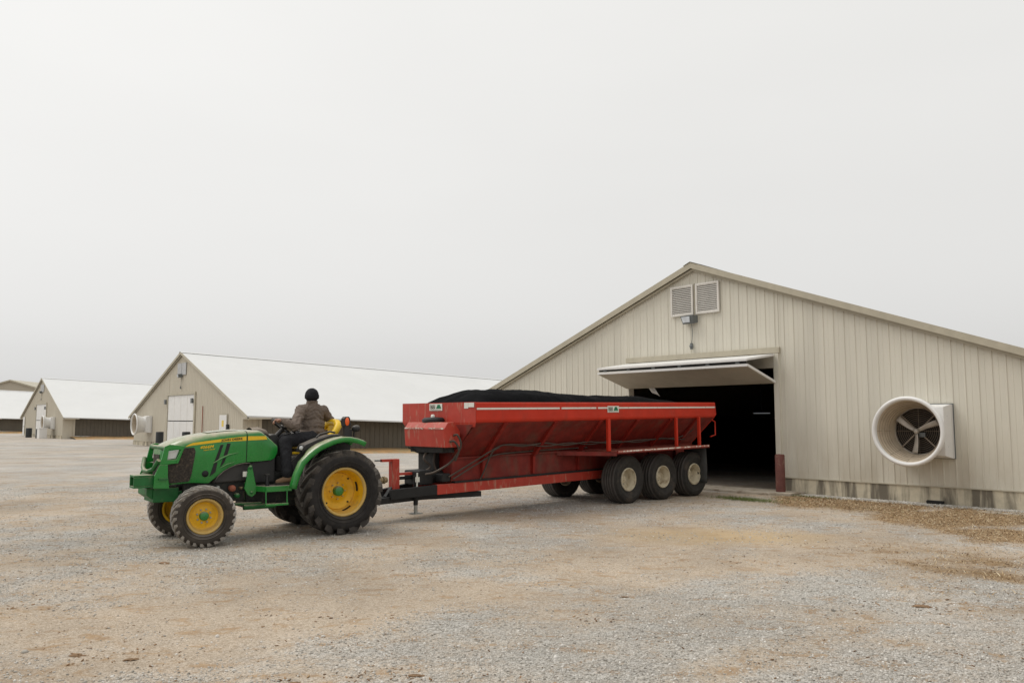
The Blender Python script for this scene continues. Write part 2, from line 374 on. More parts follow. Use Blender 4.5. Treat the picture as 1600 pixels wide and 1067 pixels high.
    c = mix(sand, c, mix(fine, (.37, .26, .13), (.52, .38, .22)))
    # pale limestone yard further back
    far = mth('MULTIPLY', rm(mth('ADD', xyz.outputs[1], mth('MULTIPLY', wob, 2.)), 17, 26, 0, .55, True), rm(noise(.5, 5, .6, st=(1, 1.6, 1)), .38, .55, .35, 1))
    c = mix(far, c, mix(fine, (.38, .36, .33), (.58, .56, .53)))
    tone = rm(noise(.45, 7, .65, off=(9, 4, 0)), .3, .7, .74, 1.14)
    c = mix(1., c, tone, 'MULTIPLY')
    l(c, bs.inputs['Base Color'])
    h = mth('ADD', mth('MULTIPLY', mth('SUBTRACT', 1., v1.outputs['Distance']), mth('SUBTRACT', 1., mth('MULTIPLY', f, .6))), mth('MULTIPLY', mth('SUBTRACT', 1., v2.outputs['Distance']), .6))
    h = mth('ADD', h, mth('MULTIPLY', fine, .8))
    bp = n('ShaderNodeBump'); bp.inputs['Strength'].default_value = .75; bp.inputs['Distance'].default_value = .012
    l(h, bp.inputs['Height']); l(bp.outputs[0], bs.inputs['Normal'])
    return m
MATS['ground'] = ground_mat(); gme.materials.append(MATS['ground'])
g = link('ground', gme); g['kind'] = 'structure'

# ------------------------------------------------------------------ barns
FALL = .032
SL = .381
def rib_profile(u0, u1):
    return [(u0, 0), (u0+.010, .013), (u0+.030, .013), (u0+.040, 0), (u0+(u1-u0)*.56-.008, 0), (u0+(u1-u0)*.56, .005), (u0+(u1-u0)*.56+.008, 0), (u1, 0)]
def strip(mb, u0, u1, zb, ztop, off=0., ribs=True):
    pr = rib_profile(u0, u1) if ribs else [(u0, 0), (u1, 0)]
    out = []
    for i, p in enumerate(pr):
        out.append(p)
        if i+1 < len(pr) and p[0] < -1e-6 and pr[i+1][0] > 1e-6: out.append((0, p[1]+(pr[i+1][1]-p[1])*(-p[0])/(pr[i+1][0]-p[0])))
    vs = [(u, -off-o, zb) for u, o in out]+[(u, -off-o, ztop(u)) for u, o in out]; n = len(out)
    mb.add(vs, [(i, i+1, n+i+1, n+i) for i in range(n-1)])
def barn_shell(b, za, hw, ho, length, detail, sidem, roofm, ps=.238, ph=1.015, dl=-2.25, dr=2.30, dz=3.33, zf=.31, floor=True, sl=SL):
    """gable walls with ribs, foundation, roof planes, trims; local x along gable, y into barn, z up; roof top za-SL*|u|"""
    roof = lambda u: za-sl*abs(u)
    wtop = lambda u: roof(u)-.12
    k0 = math.floor((-hw-ph)/ps); us = [ph+ps*k for k in range(k0, k0+int(2*hw/ps)+3)]
    us = [u for u in us if -hw < u < hw]; us = [-hw]+us+[hw]
    panels = []
    for a, c in zip(us[:-1], us[1:]):
        if c-a < .03: continue
        segs = []
        if c <= dl or a >= dr: segs = [(a, c, zf)]
        elif a < dl < c: segs = [(a, dl, zf), (dl, c, dz)]
        elif a < dr < c: segs = [(a, dr, dz), (dr, c, zf)]
        else: segs = [(a, c, dz)]
        for (x0, x1, zb) in segs:
            if x1-x0 > .02: panels.append((x0, x1, zb))
    if detail:
        for (x0, x1, zb) in panels:
            mb = MB(); strip(mb, x0, x1, zb, wtop, ribs=(x1-x0 > .06)); mb.build('siding_strip', sidem, b, fix=False)
    else:
        mb = MB()
        for (x0, x1, zb) in panels: strip(mb, x0, x1, zb, wtop, ribs=(x1-x0 > .06))
        mb.build('gable_wall', sidem, b, fix=False)
    # inner lining behind the siding, with the doorway left open
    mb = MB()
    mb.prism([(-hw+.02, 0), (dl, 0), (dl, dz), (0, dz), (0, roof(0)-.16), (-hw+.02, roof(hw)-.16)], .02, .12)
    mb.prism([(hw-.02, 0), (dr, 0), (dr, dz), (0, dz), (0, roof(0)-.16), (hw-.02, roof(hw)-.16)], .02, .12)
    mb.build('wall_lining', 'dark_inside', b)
    mb = MB(); mb.box((-hw, -.035, -.4), (dl-.1, .015, zf-.004)); mb.build('foundation', 'concrete', b, bevel=.006)
    mb = MB(); mb.box((dr+.1, -.035, -.4), (hw, .015, zf-.004)); mb.build('foundation', 'concrete', b, bevel=.006)
    mb = MB(); mb.bar((-hw, -.03, zf), (dl-.05, -.03, zf), .05, .02); mb.build('base_flashing', 'trim', b)
    mb = MB(); mb.bar((dr+.05, -.03, zf), (hw, -.03, zf), .05, .02); mb.build('base_flashing', 'trim', b)
    # roof
    y0, y1 = -.14, length
    for sg in (-1, 1):
        mb = MB(); th = .06
        P = lambda u, y, o: (sg*u, y, roof(u)-o-FALL*max(0, y))
        rows = [[P(0, y, 0), P(ho, y, 0)] for y in (y0, 0, y1)]; mb.grid(rows, False)
        rows = [[P(0, y, th), P(ho, y, th)] for y in (y0, 0, y1)]; mb.grid(rows, False)
        mb.add([P(ho, y0, 0), P(ho, y1, 0), P(ho, y1, th), P(ho, y0, th)], [(0, 1, 2, 3)])
        mb.build('roof_slope', roofm, b)
        mb = MB(); mb.prism([(0, za+.012), (sg*ho, roof(ho)+.012), (sg*ho, roof(ho)-.14), (0, za-.14)], -.17, -.145)
        mb.prism([(0, za-.142), (sg*ho, roof(ho)-.142), (sg*ho, roof(ho)-.20), (0, za-.20)], -.10, -.06)
        mb.build('rake_trim', 'trim', b)
    mb = MB(); 
    rows = [[(-.22, y, za-.055-FALL*max(0, y)), (0, y, za+.03-FALL*max(0, y)), (.22, y, za-.055-FALL*max(0, y))] for y in (-.19, 0, length)]
    mb.grid(rows, False); mb.build('ridge_cap', 'trim' if detail else roofm, b)
    # eave returns
    for sg in (-1, 1):
        mb = MB(); mb.prism([(sg*(hw+.003), roof(hw)-.06), (sg*(ho-.01), roof(ho)-.065), (sg*(ho-.01), roof(ho)-.16), (sg*(hw+.003), roof(ho)-.16)], -.05, 1.1)
        mb.build('eave_return', sidem, b)
    # side walls
    ED = .85
    for sg in (-1, 1):
        zt = roof(hw)-.02
        mb = MB()
        def q(y, z): return (sg*hw, y, z-FALL*y)
        mb.add([q(0, -.3), q(ED, -.3), q(ED, zt), q(0, zt)], [(0, 1, 2, 3)]); 
        for k in range(1, int(ED/.24)+1): mb.bar(q(k*.24, .2), q(k*.24, zt), .03, .03, (0, 1, 0))
        mb.build('end_panel', sidem, b)
        mb = MB()
        yy = ED+.15
        x = sg*(hw-.08)
        mb.add([(x, ED, .18-FALL*ED), (x, length, .18-FALL*length), (x, length, zt-FALL*length), (x, ED, zt-FALL*ED)], [(0, 1, 2, 3)])
        while yy < min(length, 34):
            mb.bar((x, yy, .25-FALL*yy), (x, yy, zt-FALL*yy), .05, .03, (0, 1, 0)); yy += .3
        mb.build('curtain', 'curtain', b)
        mb = MB(); mb.bar((sg*(hw+.005), ED, .08-FALL*ED), (sg*(hw+.005), length, .08-FALL*length), .04, .26); mb.build('kick_board', 'black_trim', b)
        mb = MB(); mb.tube([(sg*(hw+.03), ED, .25-FALL*ED), (sg*(hw+.03), length, .25-FALL*length)], .022, 6); mb.build('curtain_rod', 'white_paint', b)
        mb = MB(); mb.box((min(sg*hw, sg*(hw+.06)), ED-.04, -.3), (max(sg*hw, sg*(hw+.06)), ED+.1, zt-FALL*ED)); mb.build('corner_post', sidem, b)
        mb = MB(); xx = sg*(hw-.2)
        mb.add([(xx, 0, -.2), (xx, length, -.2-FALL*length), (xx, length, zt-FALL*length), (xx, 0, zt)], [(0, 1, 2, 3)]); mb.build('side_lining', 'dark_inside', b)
    # rear wall and floor
    mb = MB(); dzr = -FALL*length
    mb.prism([(-hw, -.4+dzr), (hw, -.4+dzr), (hw, roof(hw)-.12+dzr), (0, za-.12+dzr), (-hw, roof(hw)-.12+dzr)], length-.15, length-.05)
    mb.build('rear_wall', sidem, b)
    if floor:
        mb = MB(); mb.grid([[(-hw+.2, y, .03-FALL*max(0, y)) for y in (.0,)]+[(hw-.2, y, .03-FALL*max(0, y)) for y in (.0,)] for y in (.06, length-.2)], False)
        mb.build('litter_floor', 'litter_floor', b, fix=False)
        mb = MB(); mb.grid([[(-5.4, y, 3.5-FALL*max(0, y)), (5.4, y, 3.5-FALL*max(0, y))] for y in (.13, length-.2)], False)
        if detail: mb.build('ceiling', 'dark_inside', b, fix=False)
def barn_at(o, z=0): return empty('poultry_barn', (o[0], o[1], z), PSI)
def on(o, u, off, z=0): return (o[0]+D2[0]*u-N2[0]*off, o[1]+D2[1]*u-N2[1]*off, z)

# --- the near barn
bA = barn_at(A0)
tag(bA, 'large tan ribbed metal barn with open folding door beside the red trailer', 'barn')
barn_shell(bA, 5.69, 9.0, 9.85, 70, True, 'siding', 'trim', sl=.373)
# door surround
mb = MB(); mb.box((-2.30, -.06, 3.20), (2.36, .0, 3.345)); mb.build('door_header', 'trim', bA, bevel=.006)
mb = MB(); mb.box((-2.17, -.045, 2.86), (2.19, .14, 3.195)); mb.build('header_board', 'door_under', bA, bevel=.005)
for a, c in ((-2.33, -2.20), (2.20, 2.33)):
    mb = MB(); mb.box((a, -.055, 0.02), (c, .16, 3.197)); mb.build('door_jamb', 'siding', bA, bevel=.005)
# folding door: upper leaf, lower leaf
def slab(mb, x0, x1, a, c, th):
    (o0, z0), (o1, z1) = a, c; d = math.hypot(o1-o0, z1-z0); nx_, nz_ = -(z1-z0)/d*th, (o1-o0)/d*th
    mb.add([(x0, -o0, z0), (x1, -o0, z0), (x1, -o1, z1), (x0, -o1, z1), (x0, -o0-nx_, z0+nz_), (x1, -o0-nx_, z0+nz_), (x1, -o1-nx_, z1+nz_), (x0, -o1-nx_, z1+nz_)],
           [(0, 1, 2, 3), (7, 6, 5, 4), (0, 4, 5, 1), (1, 5, 6, 2), (2, 6, 7, 3), (3, 7, 4, 0)])
up = MB(); slab(up, -2.24, 2.24, (.07, 3.135), (1.27, 2.965), .05); up = up.build('upper_leaf', 'white_paint', bA, bevel=.006)
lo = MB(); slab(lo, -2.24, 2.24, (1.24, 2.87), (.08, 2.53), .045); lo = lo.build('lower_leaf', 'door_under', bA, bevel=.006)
mb = MB(); slab(mb, -2.22, 2.22, (1.25, 2.905), (1.262, 2.955), .012); mb.build('hinge_strip', 'black_trim', bA)
for x in (-2.24, 2.24):
    mb = MB(); mb.bar((x, -1.25, 2.868), (x, -.07, 2.522), .04, .055); mb.build('edge_trim', 'white_paint', lo)
mb = MB(); mb.bar((-2.26, -1.262, 2.868), (2.26, -1.262, 2.868), .03, .055); mb.build('edge_trim', 'white_paint', lo)
mb = MB(); mb.bar((-2.26, -1.286, 2.985), (2.26, -1.286, 2.985), .03, .05); mb.build('edge_trim', 'white_paint', up)
for x in np.linspace(-2.0, 2.0, 6):
    mb = MB(); mb.box((x-.05, -1.27, 2.90), (x+.05, -1.245, 2.965)); mb.build('hinge', 'lamp_grey', up)
# torn plastic flap hanging in the doorway
mb = MB(); mb.grid([[(-1.95+.05*k+.10*j, .25+.03*math.sin(k*1.3+j), 2.72-.11*j-.02*k) for k in range(7)] for j in range(4)], True)
fl = mb.build('plastic_flap', 'white_paint', None, fix=False); fl.location = (A0[0], A0[1], 0); fl.rotation_euler = (0, 0, PSI)
sol = fl.modifiers.new('thick', 'SOLIDIFY'); sol.thickness = .008
tag(fl, 'pale plastic flap hanging inside the open barn doorway', 'flap')
# gable vents
for x0, x1 in ((-.72, -.015), (.062, .765)):
    z0, z1 = 4.347, 5.142
    fr = MB()
    for (a, c) in (((x0, z0), (x0+.05, z1)), ((x1-.05, z0), (x1, z1))): fr.box((a[0], -.075, a[1]), (c[0], -.022, c[1]))
    fr.box((x0+.05, -.073, z0), (x1-.05, -.022, z0+.05)); fr.box((x0+.05, -.073, z1-.05), (x1-.05, -.022, z1))
    v = fr.build('gable_vent', 'slat_white', bA, bevel=.004)
    mb = MB(); mb.box((x0+.04, -.03, z0+.04), (x1-.04, -.024, z1-.04)); mb.build('vent_backing', 'shutter_dark', v)
    sl = MB(); sl.add([(x0+.045, -.070, -.016), (x1-.045, -.070, -.016), (x1-.045, -.034, .018), (x0+.045, -.034, .018), (x0+.045, -.068, -.022), (x1-.045, -.068, -.022), (x1-.045, -.032, .012), (x0+.045, -.032, .012)],
           [(0, 1, 2, 3), (7, 6, 5, 4), (0, 4, 5, 1), (2, 6, 7, 3)])
    sm = sl.mesh('slat', 'slat_white')
    for k in range(15):
        o = link('slat', sm, v); o.location = (0, 0, z0+.075+k*(z1-z0-.13)/14)
# downpipe between vents
mb = MB(); mb.tube([(.025, -.05, 4.33), (.025, -.05, 5.16)], .014, 8); mb.build('conduit', 'trim', bA)
# interior feed line and lamp
for (u, yy, z) in ((-3.5, 9., 2.45),):
    l1 = empty('tube_lamp', on(A0, u+.0, -yy, 0), PSI); tag(l1, 'small lit white tube lamp deep inside the dark barn', 'lamp')
    em = bpy.data.materials.new('lamp_glow'); em.use_nodes = True; pb = em.node_tree.nodes['Principled BSDF']; pb.inputs['Emission Color'].default_value = (.9, .97, 1, 1); pb.inputs['Emission Strength'].default_value = .14; MATS['lamp_glow'] = em
    mb = MB(); mb.tube([(-.32, 0, 1.87), (.34, 0, 1.87)], .012, 8); mb.build('tube', 'lamp_glow', l1)
    mb = MB(); mb.box((-.36, -.04, 1.895), (.38, .04, 1.94)); mb.box((-.01, -.01, 1.94), (.01, .01, 3.5-FALL*yy)); mb.build('housing', 'lamp_grey', l1)

# --- exhaust fan
def make_fan():
    f = empty('exhaust_fan', (0, 0, 0), PSI)
    mb = MB(); a, c = .53, .475
    mb.add([(-a, 0, -a), (a, 0, -a), (a, 0, a), (-a, 0, a), (-a, -.12, -a), (a, -.12, -a), (a, -.12, a), (-a, -.12, a), (-c, -.34, -c), (c, -.34, -c), (c, -.34, c), (-c, -.34, c)],
           [(0, 1, 5, 4), (1, 2, 6, 5), (2, 3, 7, 6), (3, 0, 4, 7), (4, 5, 9, 8), (5, 6, 10, 9), (6, 7, 11, 10), (7, 4, 8, 11)])
    ring = [(max(-c, min(c, 1.5*c*math.cos(t))), -.34, max(-c, min(c, 1.5*c*math.sin(t)))) for t in np.linspace(0, 2*math.pi, 65)]
    mb.grid([ring, [(.455*math.cos(t), -.342, .455*math.sin(t)) for t in np.linspace(0, 2*math.pi, 65)]], False)
    mb.build('housing', 'fan_white', f)
    mb = MB(); mb.lathe([(.458, -.30), (.462, -.40), (.49, -.55), (.54, -.72), (.595, -.85), (.622, -.905), (.65, -.92), (.665, -.91)], 64)
    mb.build('cone_inner', 'fan_inner', f, fix=False)
    mb = MB(); mb.lathe([(.665, -.91), (.672, -.885), (.66, -.86), (.62, -.845), (.56, -.72), (.51, -.55), (.482, -.40), (.475, -.342)], 64); mb.lathe([(.598, -.86), (.606, -.915), (.62, -.932), (.65, -.938), (.672, -.925), (.684, -.895), (.676, -.865)], 64)
    mb.build('cone', 'fan_white', f, fix=False)
    mb = MB(); mb.lathe([(0, -.24), (.46, -.24)], 48); mb.build('shutter', 'shutter_dark', f, fix=False)
    for k in range(9):
        z = -.4+.1*k; h = math.sqrt(max(0, .45**2-z*z)); mb = MB()
        mb.add([(-h, -.25, z-.03), (h, -.25, z-.03), (h, -.28, z+.03), (-h, -.28, z+.03)], [(0, 1, 2, 3)]); mb.build('shutter_slat', 'shutter_dark', f, fix=False)
    mb = MB()
    for r in np.linspace(.06, .44, 11): mb.tube([(r*math.cos(t), -.32, r*math.sin(t)) for t in np.linspace(0, 2*math.pi, 33)[:-1]], .003, 4, True)
    for t in np.linspace(0, 2*math.pi, 9)[:-1]: mb.tube([(.05*math.cos(t), -.322, .05*math.sin(t)), (.457*math.cos(t), -.322, .457*math.sin(t))], .004, 4)
    mb.build('guard', 'wire', f)
    mb = MB()
    for r, yy in ((.505, -.615), (.52, -.68), (.545, -.75), (.485, -.55), (.57, -.81)): mb.tube([(r*math.cos(t), yy, r*math.sin(t)) for t in np.linspace(0, 2*math.pi, 65)[:-1]], .0035, 4, True)
    for t in (R(180), R(232), R(265), R(40), R(330)): mb.tube([(.47*math.cos(t), -.5, .47*math.sin(t)), (.59*math.cos(t), -.86, .59*math.sin(t))], .004, 4)
    mb.build('outer_guard', 'wire', f)
    bm_ = MB(); rows = []
    for r in np.linspace(.05, .435, 9):
        tw = R(38)-R(24)*(r/.45); wd = .034+.028*min(1, r/.45)
        rows.append([(r, -.44-math.sin(tw)*wd*s_, math.cos(tw)*wd*s_+.02*math.sin(r*6)) for s_ in (-1, -.3, .4, 1)])
    bm_.grid(rows, True); me = bm_.mesh('blade', 'blade_metal')
    for k in range(3):
        o = link('blade', me, f); o.rotation_euler = (0, -R(22+120*k), 0); so_ = o.modifiers.new('t', 'SOLIDIFY'); so_.thickness = .006
    mb = MB(); mb.lathe([(0, -.50), (.04, -.495), (.05, -.47), (.05, -.40), (0, -.39)], 20); mb.build('hub', 'blade_metal', f)
    for t in (R(45), R(135), R(225), R(315)):
        mb = MB(); mb.bar((.04*math.cos(t), -.36, .04*math.sin(t)), (.455*math.cos(t), -.36, .455*math.sin(t)), .02, .02, (0, 1, 0)); mb.build('strut', 'wire', f)
    mb = MB(); mb.box((.02, -.40, -.12), (.14, -.34, -.03)); mb.build('motor', 'lamp_grey', f, bevel=.01)
    for (x, z) in ((.44, .30), (.44, -.30)):
        mb = MB(); mb.bar((x+.055, -.20, z), (x+.055, -.24, z), .014, .014); mb.build('bracket', 'lamp_grey', f)
    return f
fan = make_fan(); fan.location = on(A0, 5.50, .022, 1.415)
tag(fan, 'large white cone exhaust fan with three dusty blades on the near barn wall', 'exhaust fan', 'cone exhaust fans')
mb = MB(); mb.box((4.95, -.03, .872), (6.05, -.023, 1.962)); mb.build('fan_surround', 'lamp_grey', bA)

# --- flood light above the door
def make_light():
    f = empty('wall_light', (0, 0, 0), PSI)
    mb = MB(); mb.add([(-.2, -.02, .11), (.2, -.02, .11), (.2, -.02, -.08), (-.2, -.02, -.08), (-.2, -.24, .10), (.2, -.24, .10), (.165, -.17, -.11), (-.165, -.17, -.11)],
                      [(0, 1, 2, 3), (4, 7, 6, 5), (0, 4, 5, 1), (1, 5, 6, 2), (2, 6, 7, 3), (3, 7, 4, 0)]); mb.build('housing', 'lamp_grey', f, bevel=.012)
    mb = MB(); mb.add([(-.15, -.245, .075), (.10, -.245, .075), (.08, -.2, -.07), (-.13, -.2, -.07)], [(0, 1, 2, 3)]); o = mb.build('lens', 'lamp_glass', f); s_ = o.modifiers.new('t', 'SOLIDIFY'); s_.thickness = .012
    mb = MB(); mb.tube([(.02, -.04, -.1), (.03, -.03, -.3), (.02, -.03, -.5), (.0, -.03, -.62)], .008, 6); mb.build('cable', 'lamp_grey', f)
    mb = MB(); mb.lathe([(0, -.07), (.045, -.07), (.05, -.02)], 16, (0, 0, -.68)); mb.box((-.03, -.06, -.76), (.03, -.02, -.60)); mb.build('junction_box', 'lamp_grey', f)
    return f
li = make_light(); li.location = on(A0, -.09, .022, 4.21)
tag(li, 'grey floodlight with dangling cable under the gable vents of the near barn', 'light', 'gable floodlights')

def bollard(o, u, off, h, r, m, label, group=None):
    p = on(o, u, off); mb = MB(); mb.lathe([(r, -.2), (r, h-.02), (r-.015, h), (0, h+.008)], 20, (0, 0, 0), 'z')
    x = mb.build('bollard', m); x.location = (p[0], p[1], H(p[0], p[1])); return tag(x, label, 'bollard', group)
bollard(A0, 2.50, .42, .89, .105, 'maroon', 'maroon steel bollard at the right side of the open barn door')
# ground-level vent tray
mb = MB(); mb.add([(-.15, 0, 0), (.15, 0, 0), (.13, -.1, 0), (-.13, -.1, 0), (-.16, 0, .085), (.16, 0, .085), (.145, -.11, .07), (-.145, -.11, .07)], [(0, 3, 2, 1), (0, 1, 5, 4), (1, 2, 6, 5), (2, 3, 7, 6), (3, 0, 4, 7)])
tr = mb.build('black_tray', 'black_trim'); p = on(A0, 5.64, .04); tr.location = (p[0], p[1], H(p[0], p[1])-.01); tr.rotation_euler = (0, 0, PSI)
tag(tr, 'small black plastic tray against the concrete footing below the fan', 'tray')
# concrete apron under the doorway
mb = MB(); pts = [(-3.0, .9), (-2.6, 1.0), (0, 1.05), (2.5, .95), (2.9, .7), (2.9, .05), (-3.0, .05)]
mb.prism([(u, -o) for u, o in pts], -.05, .016, 'z'); ap = mb.build('concrete_apron', 'apron', None, bevel=.006); ap.location = (A0[0], A0[1], 0); ap.rotation_euler = (0, 0, PSI); ap['kind'] = 'structure'

# --- the barns further off
B0 = np.array([-19.28, 45.07]); C0 = np.array([-44.6, 73.36]); D0 = C0+(C0-B0)
def far_barn(o, label, door=True, pdoor=None):
    b = barn_at(o, -.03); tag(b, label, 'barn')
    barn_shell(b, 5.6, 9.0, 9.85, 90, False, 'far_siding', 'roof_white', floor=False, dl=-2.2, dr=2.2, dz=3.15, zf=.27)
    mb = MB(); mb.box((-2.4, -.08, 3.08), (2.42, .0, 3.22)); mb.build('door_header', 'trim', b)
    for a, c in ((-2.40, -2.22), (2.22, 2.42)):
        mb = MB(); mb.box((a, -.07, 0), (c, .1, 3.075)); mb.build('door_jamb', 'trim', b)
    for z0, z1 in ((.05, 1.55), (1.60, 3.07)):
        mb = MB(); mb.box((-2.21, -.03, z0), (2.21, .03, z1)); dl_ = mb.build('door_leaf', 'white_paint', b, bevel=.01)
        for k in range(1, 4):
            mb = MB(); x = -2.21+k*1.105; mb.box((x-.012, -.036, z0+.02), (x+.012, -.0305, z1-.02)); mb.build('seam', 'slat_white', dl_)
    for x in (-2.5, 2.05):
        mb = MB(); mb.box((x-.12, -.16, 2.58), (x+.13, -.08, 2.86)); mb.build('door_operator', 'lamp_grey', b, bevel=.01)
    mb = MB(); mb.box((-.7, -.06, 4.25), (-.02, -.021, 4.95)); mb.box((.04, -.06, 4.25), (.72, -.021, 4.95)); mb.build('gable_vent', 'vent_grey', b)
    if pdoor:
        x0, x1, sign = pdoor
        mb = MB(); mb.box((x0-.06, -.05, .0), (x1+.06, -.021, 1.96)); mb.build('door_frame', 'trim', b)
        mb = MB(); mb.box((x0, -.075, .02), (x1, -.052, 1.9)); d_ = mb.build('walk_door', 'white_paint', b, bevel=.006)
        mb = MB(); mb.lathe([(0, -.14), (.035, -.13), (.03, -.075)], 12, (x1-.1, 0, .95)); mb.build('handle', 'lamp_grey', d_)
        if sign:
            mb = MB(); xc = (x0+x1)/2; mb.box((xc-.12, -.082, 1.3), (xc+.14, -.0765, 1.62)); mb.build('warning_sign', 'sign_yellow', d_)
            mb = MB(); mb.box((x1+.08, -.12, 1.12), (x1+.26, -.021, 1.42)); mb.build('meter_box', 'black_post', b)
    return b
bB = far_barn(B0, 'white-roofed tan barn behind the tractor with yellow sign on its walk door', pdoor=(6.1, 7.05, True))
bC = far_barn(C0, 'white-roofed tan barn standing second from the left edge', pdoor=(-8.5, -7.75, False))
bD = far_barn(D0, 'white barn roof cut off by the left edge of the photo')
mb = MB()
mb.tube([(3.62, -.06, .3), (3.62, -.06, 2.4)], .025, 8)
mb.build('rusty_pipe', 'red_rust', bB)
f2 = copy_tree(fan); f2.location = on(B0, -5.75, .022, 1.36-.03); tag(f2, 'white cone exhaust fan on the barn directly behind the tractor', 'exhaust fan', 'cone exhaust fans')
f3 = copy_tree(fan); f3.location = on(C0, 5.6, .022, 1.34-.03); tag(f3, 'white cone exhaust fan on the barn second from the left edge', 'exhaust fan', 'cone exhaust fans')
l2 = copy_tree(li); l2.location = on(B0, -.05, .022, 4.17); tag(l2, 'dark floodlight under the gable vent of the barn behind the tractor', 'light', 'gable floodlights')
l3 = copy_tree(li); l3.location = on(C0, -.2, .022, 4.2); tag(l3, 'dark floodlight on the gable of the barn second from the left', 'light', 'gable floodlights')
bollard(B0, -.42, 1., .95, .21, 'black_post', 'left black bollard before the white door of the barn behind the tractor', 'black door bollards')
bollard(B0, 3.95, 1., 1.0, .21, 'black_post', 'right black bollard before the white door of the barn behind the tractor', 'black door bollards')
bollard(C0, .3, 1., .85, .26, 'black_post', 'left dark bollard before the door of the barn second from the left', 'black door bollards')
bollard(C0, 4.95, 1., .82, .26, 'black_post', 'right dark bollard before the door of the barn second from the left', 'black door bollards')
mb = MB(); mb.box((-.5, -.3, -.2), (.5, .3, .85)); mb.box((-.54, -.34, .852), (.54, .34, .9)); x = mb.build('white_cabinet', 'white_paint', None, bevel=.02); x.location = on(C0, 6.2, 1.0, 0); x.rotation_euler = (0, 0, PSI)
tag(x, 'small white cabinet under the fan of the second barn from the left', 'cabinet')
# dirt banks along the side walls
def bank(o, label):
    mb = MB(); rows = []
    for y in np.linspace(.6, 80, 90):
        t = FALL*y; zg = [H(*on(o, 9.0+e, -y)[:2]) for e in (-.15, .0, .7, 1.5, 2.1, 2.7)]
        hh = (.22, .2, .17, .12, .05, -.06); q = mnoise.noise((y*.4, o[0], 0))
        rows.append([(9.0+e+(.25*q if i > 2 else 0), y, zg[i]+hh[i]*(1+.3*q)) for i, e in enumerate((-.15, .0, .7, 1.5, 2.1, 2.7))])
    mb.grid(rows, True); x = mb.build('dirt_bank', 'orange_dirt', None, fix=False); x.location = (o[0], o[1], 0); x.rotation_euler = (0, 0, PSI); x['kind'] = 'structure'
bank(B0, ''); bank(C0, ''); bank(D0, '')
# tall tan shed beyond
e = empty('farm_shed', (-97.5, 150, -1.2), R(8)); tag(e, 'tan gabled shed rising behind the leftmost white roof', 'shed')
mb = MB(); mb.prism([(-13, 0), (13, 0), (13, 6.3), (0, 10.2), (-13, 6.3)], 0, .2); mb.build('gable_wall', 'farm_tan', e)
mb = MB(); mb.prism([(-13, -1), (-12.8, -1), (-12.8, 6.2), (-13, 6.2)], .2, 40); mb.prism([(12.8, -1), (13, -1), (13, 6.2), (12.8, 6.2)], .2, 40); mb.build('side_wall', 'farm_tan', e)
for sg in (-1, 1):
    mb = MB(); mb.prism([(0, 10.5), (sg*13.6, 6.42), (sg*13.6, 6.15), (0, 10.22)], -.4, 40.5); mb.build('roof_slope', 'trim', e)

# ------------------------------------------------------------------ wheels
def lug_tyre(r, w, rim, nl, lug, lw, m, name):
    mb = MB(); h = w/2; rb = r-lug
    prof = [(rim, -h*.72), (rim+.02, -h*.80), (rim+(rb-rim)*.35, -h*.98), (rim+(rb-rim)*.7, -h*1.0), (rb-.03, -h*.93), (rb-.006, -h*.8), (rb, 0), (rb-.006, h*.8), (rb-.03, h*.93), (rim+(rb-rim)*.7, h), (rim+(rb-rim)*.35, h*.98), (rim+.02, h*.80), (rim, h*.72)]
    mb.lathe(prof, 72)
    for rr_ in (rim+(rb-rim)*.42, rim+(rb-rim)*.2):
        for sg in (-1, 1): mb.tube([(rr_*math.cos(t), sg*h*(.985 if rr_ > rim+(rb-rim)*.3 else .93), rr_*math.sin(t)) for t in np.linspace(0, 2*math.pi, 73)[:-1]], .006, 6, True)
    da = 2*math.pi/nl; mb.nbody = len(mb.f)
    for i in range(nl):
        for sg in (-1, 1):
            a0 = da*i+(da/2 if sg > 0 else 0); rows = []
            for k in range(6):
                t = k/5; y = sg*h*(-.08+1.04*min(1, t*1.12)); a = a0+t**.9*da*1.45
                top = r-.004-(.0 if t < .75 else (t-.75)*.20*r*.35); bot = rb-.02-(0 if t < .8 else .05)
                wd = lw*(.8+.5*t)/2/r
                rows.append([(bot*math.cos(a-wd*1.35), y, bot*math.sin(a-wd*1.35)), (top*math.cos(a-wd), y, top*math.sin(a-wd)), (top*math.cos(a+wd), y, top*math.sin(a+wd)), (bot*math.cos(a+wd*1.35), y, bot*math.sin(a+wd*1.35))])
            mb.grid(rows, False); mb.add(rows[-1], [(0, 1, 2, 3)]); mb.add(rows[0], [(3, 2, 1, 0)])
    nb = mb.nbody; me = mb.mesh(name, m); me.materials.append(MATS[m+'_lug'])
    for i_, po in enumerate(me.polygons):
        if i_ >= nb: po.material_index = 1
    return me
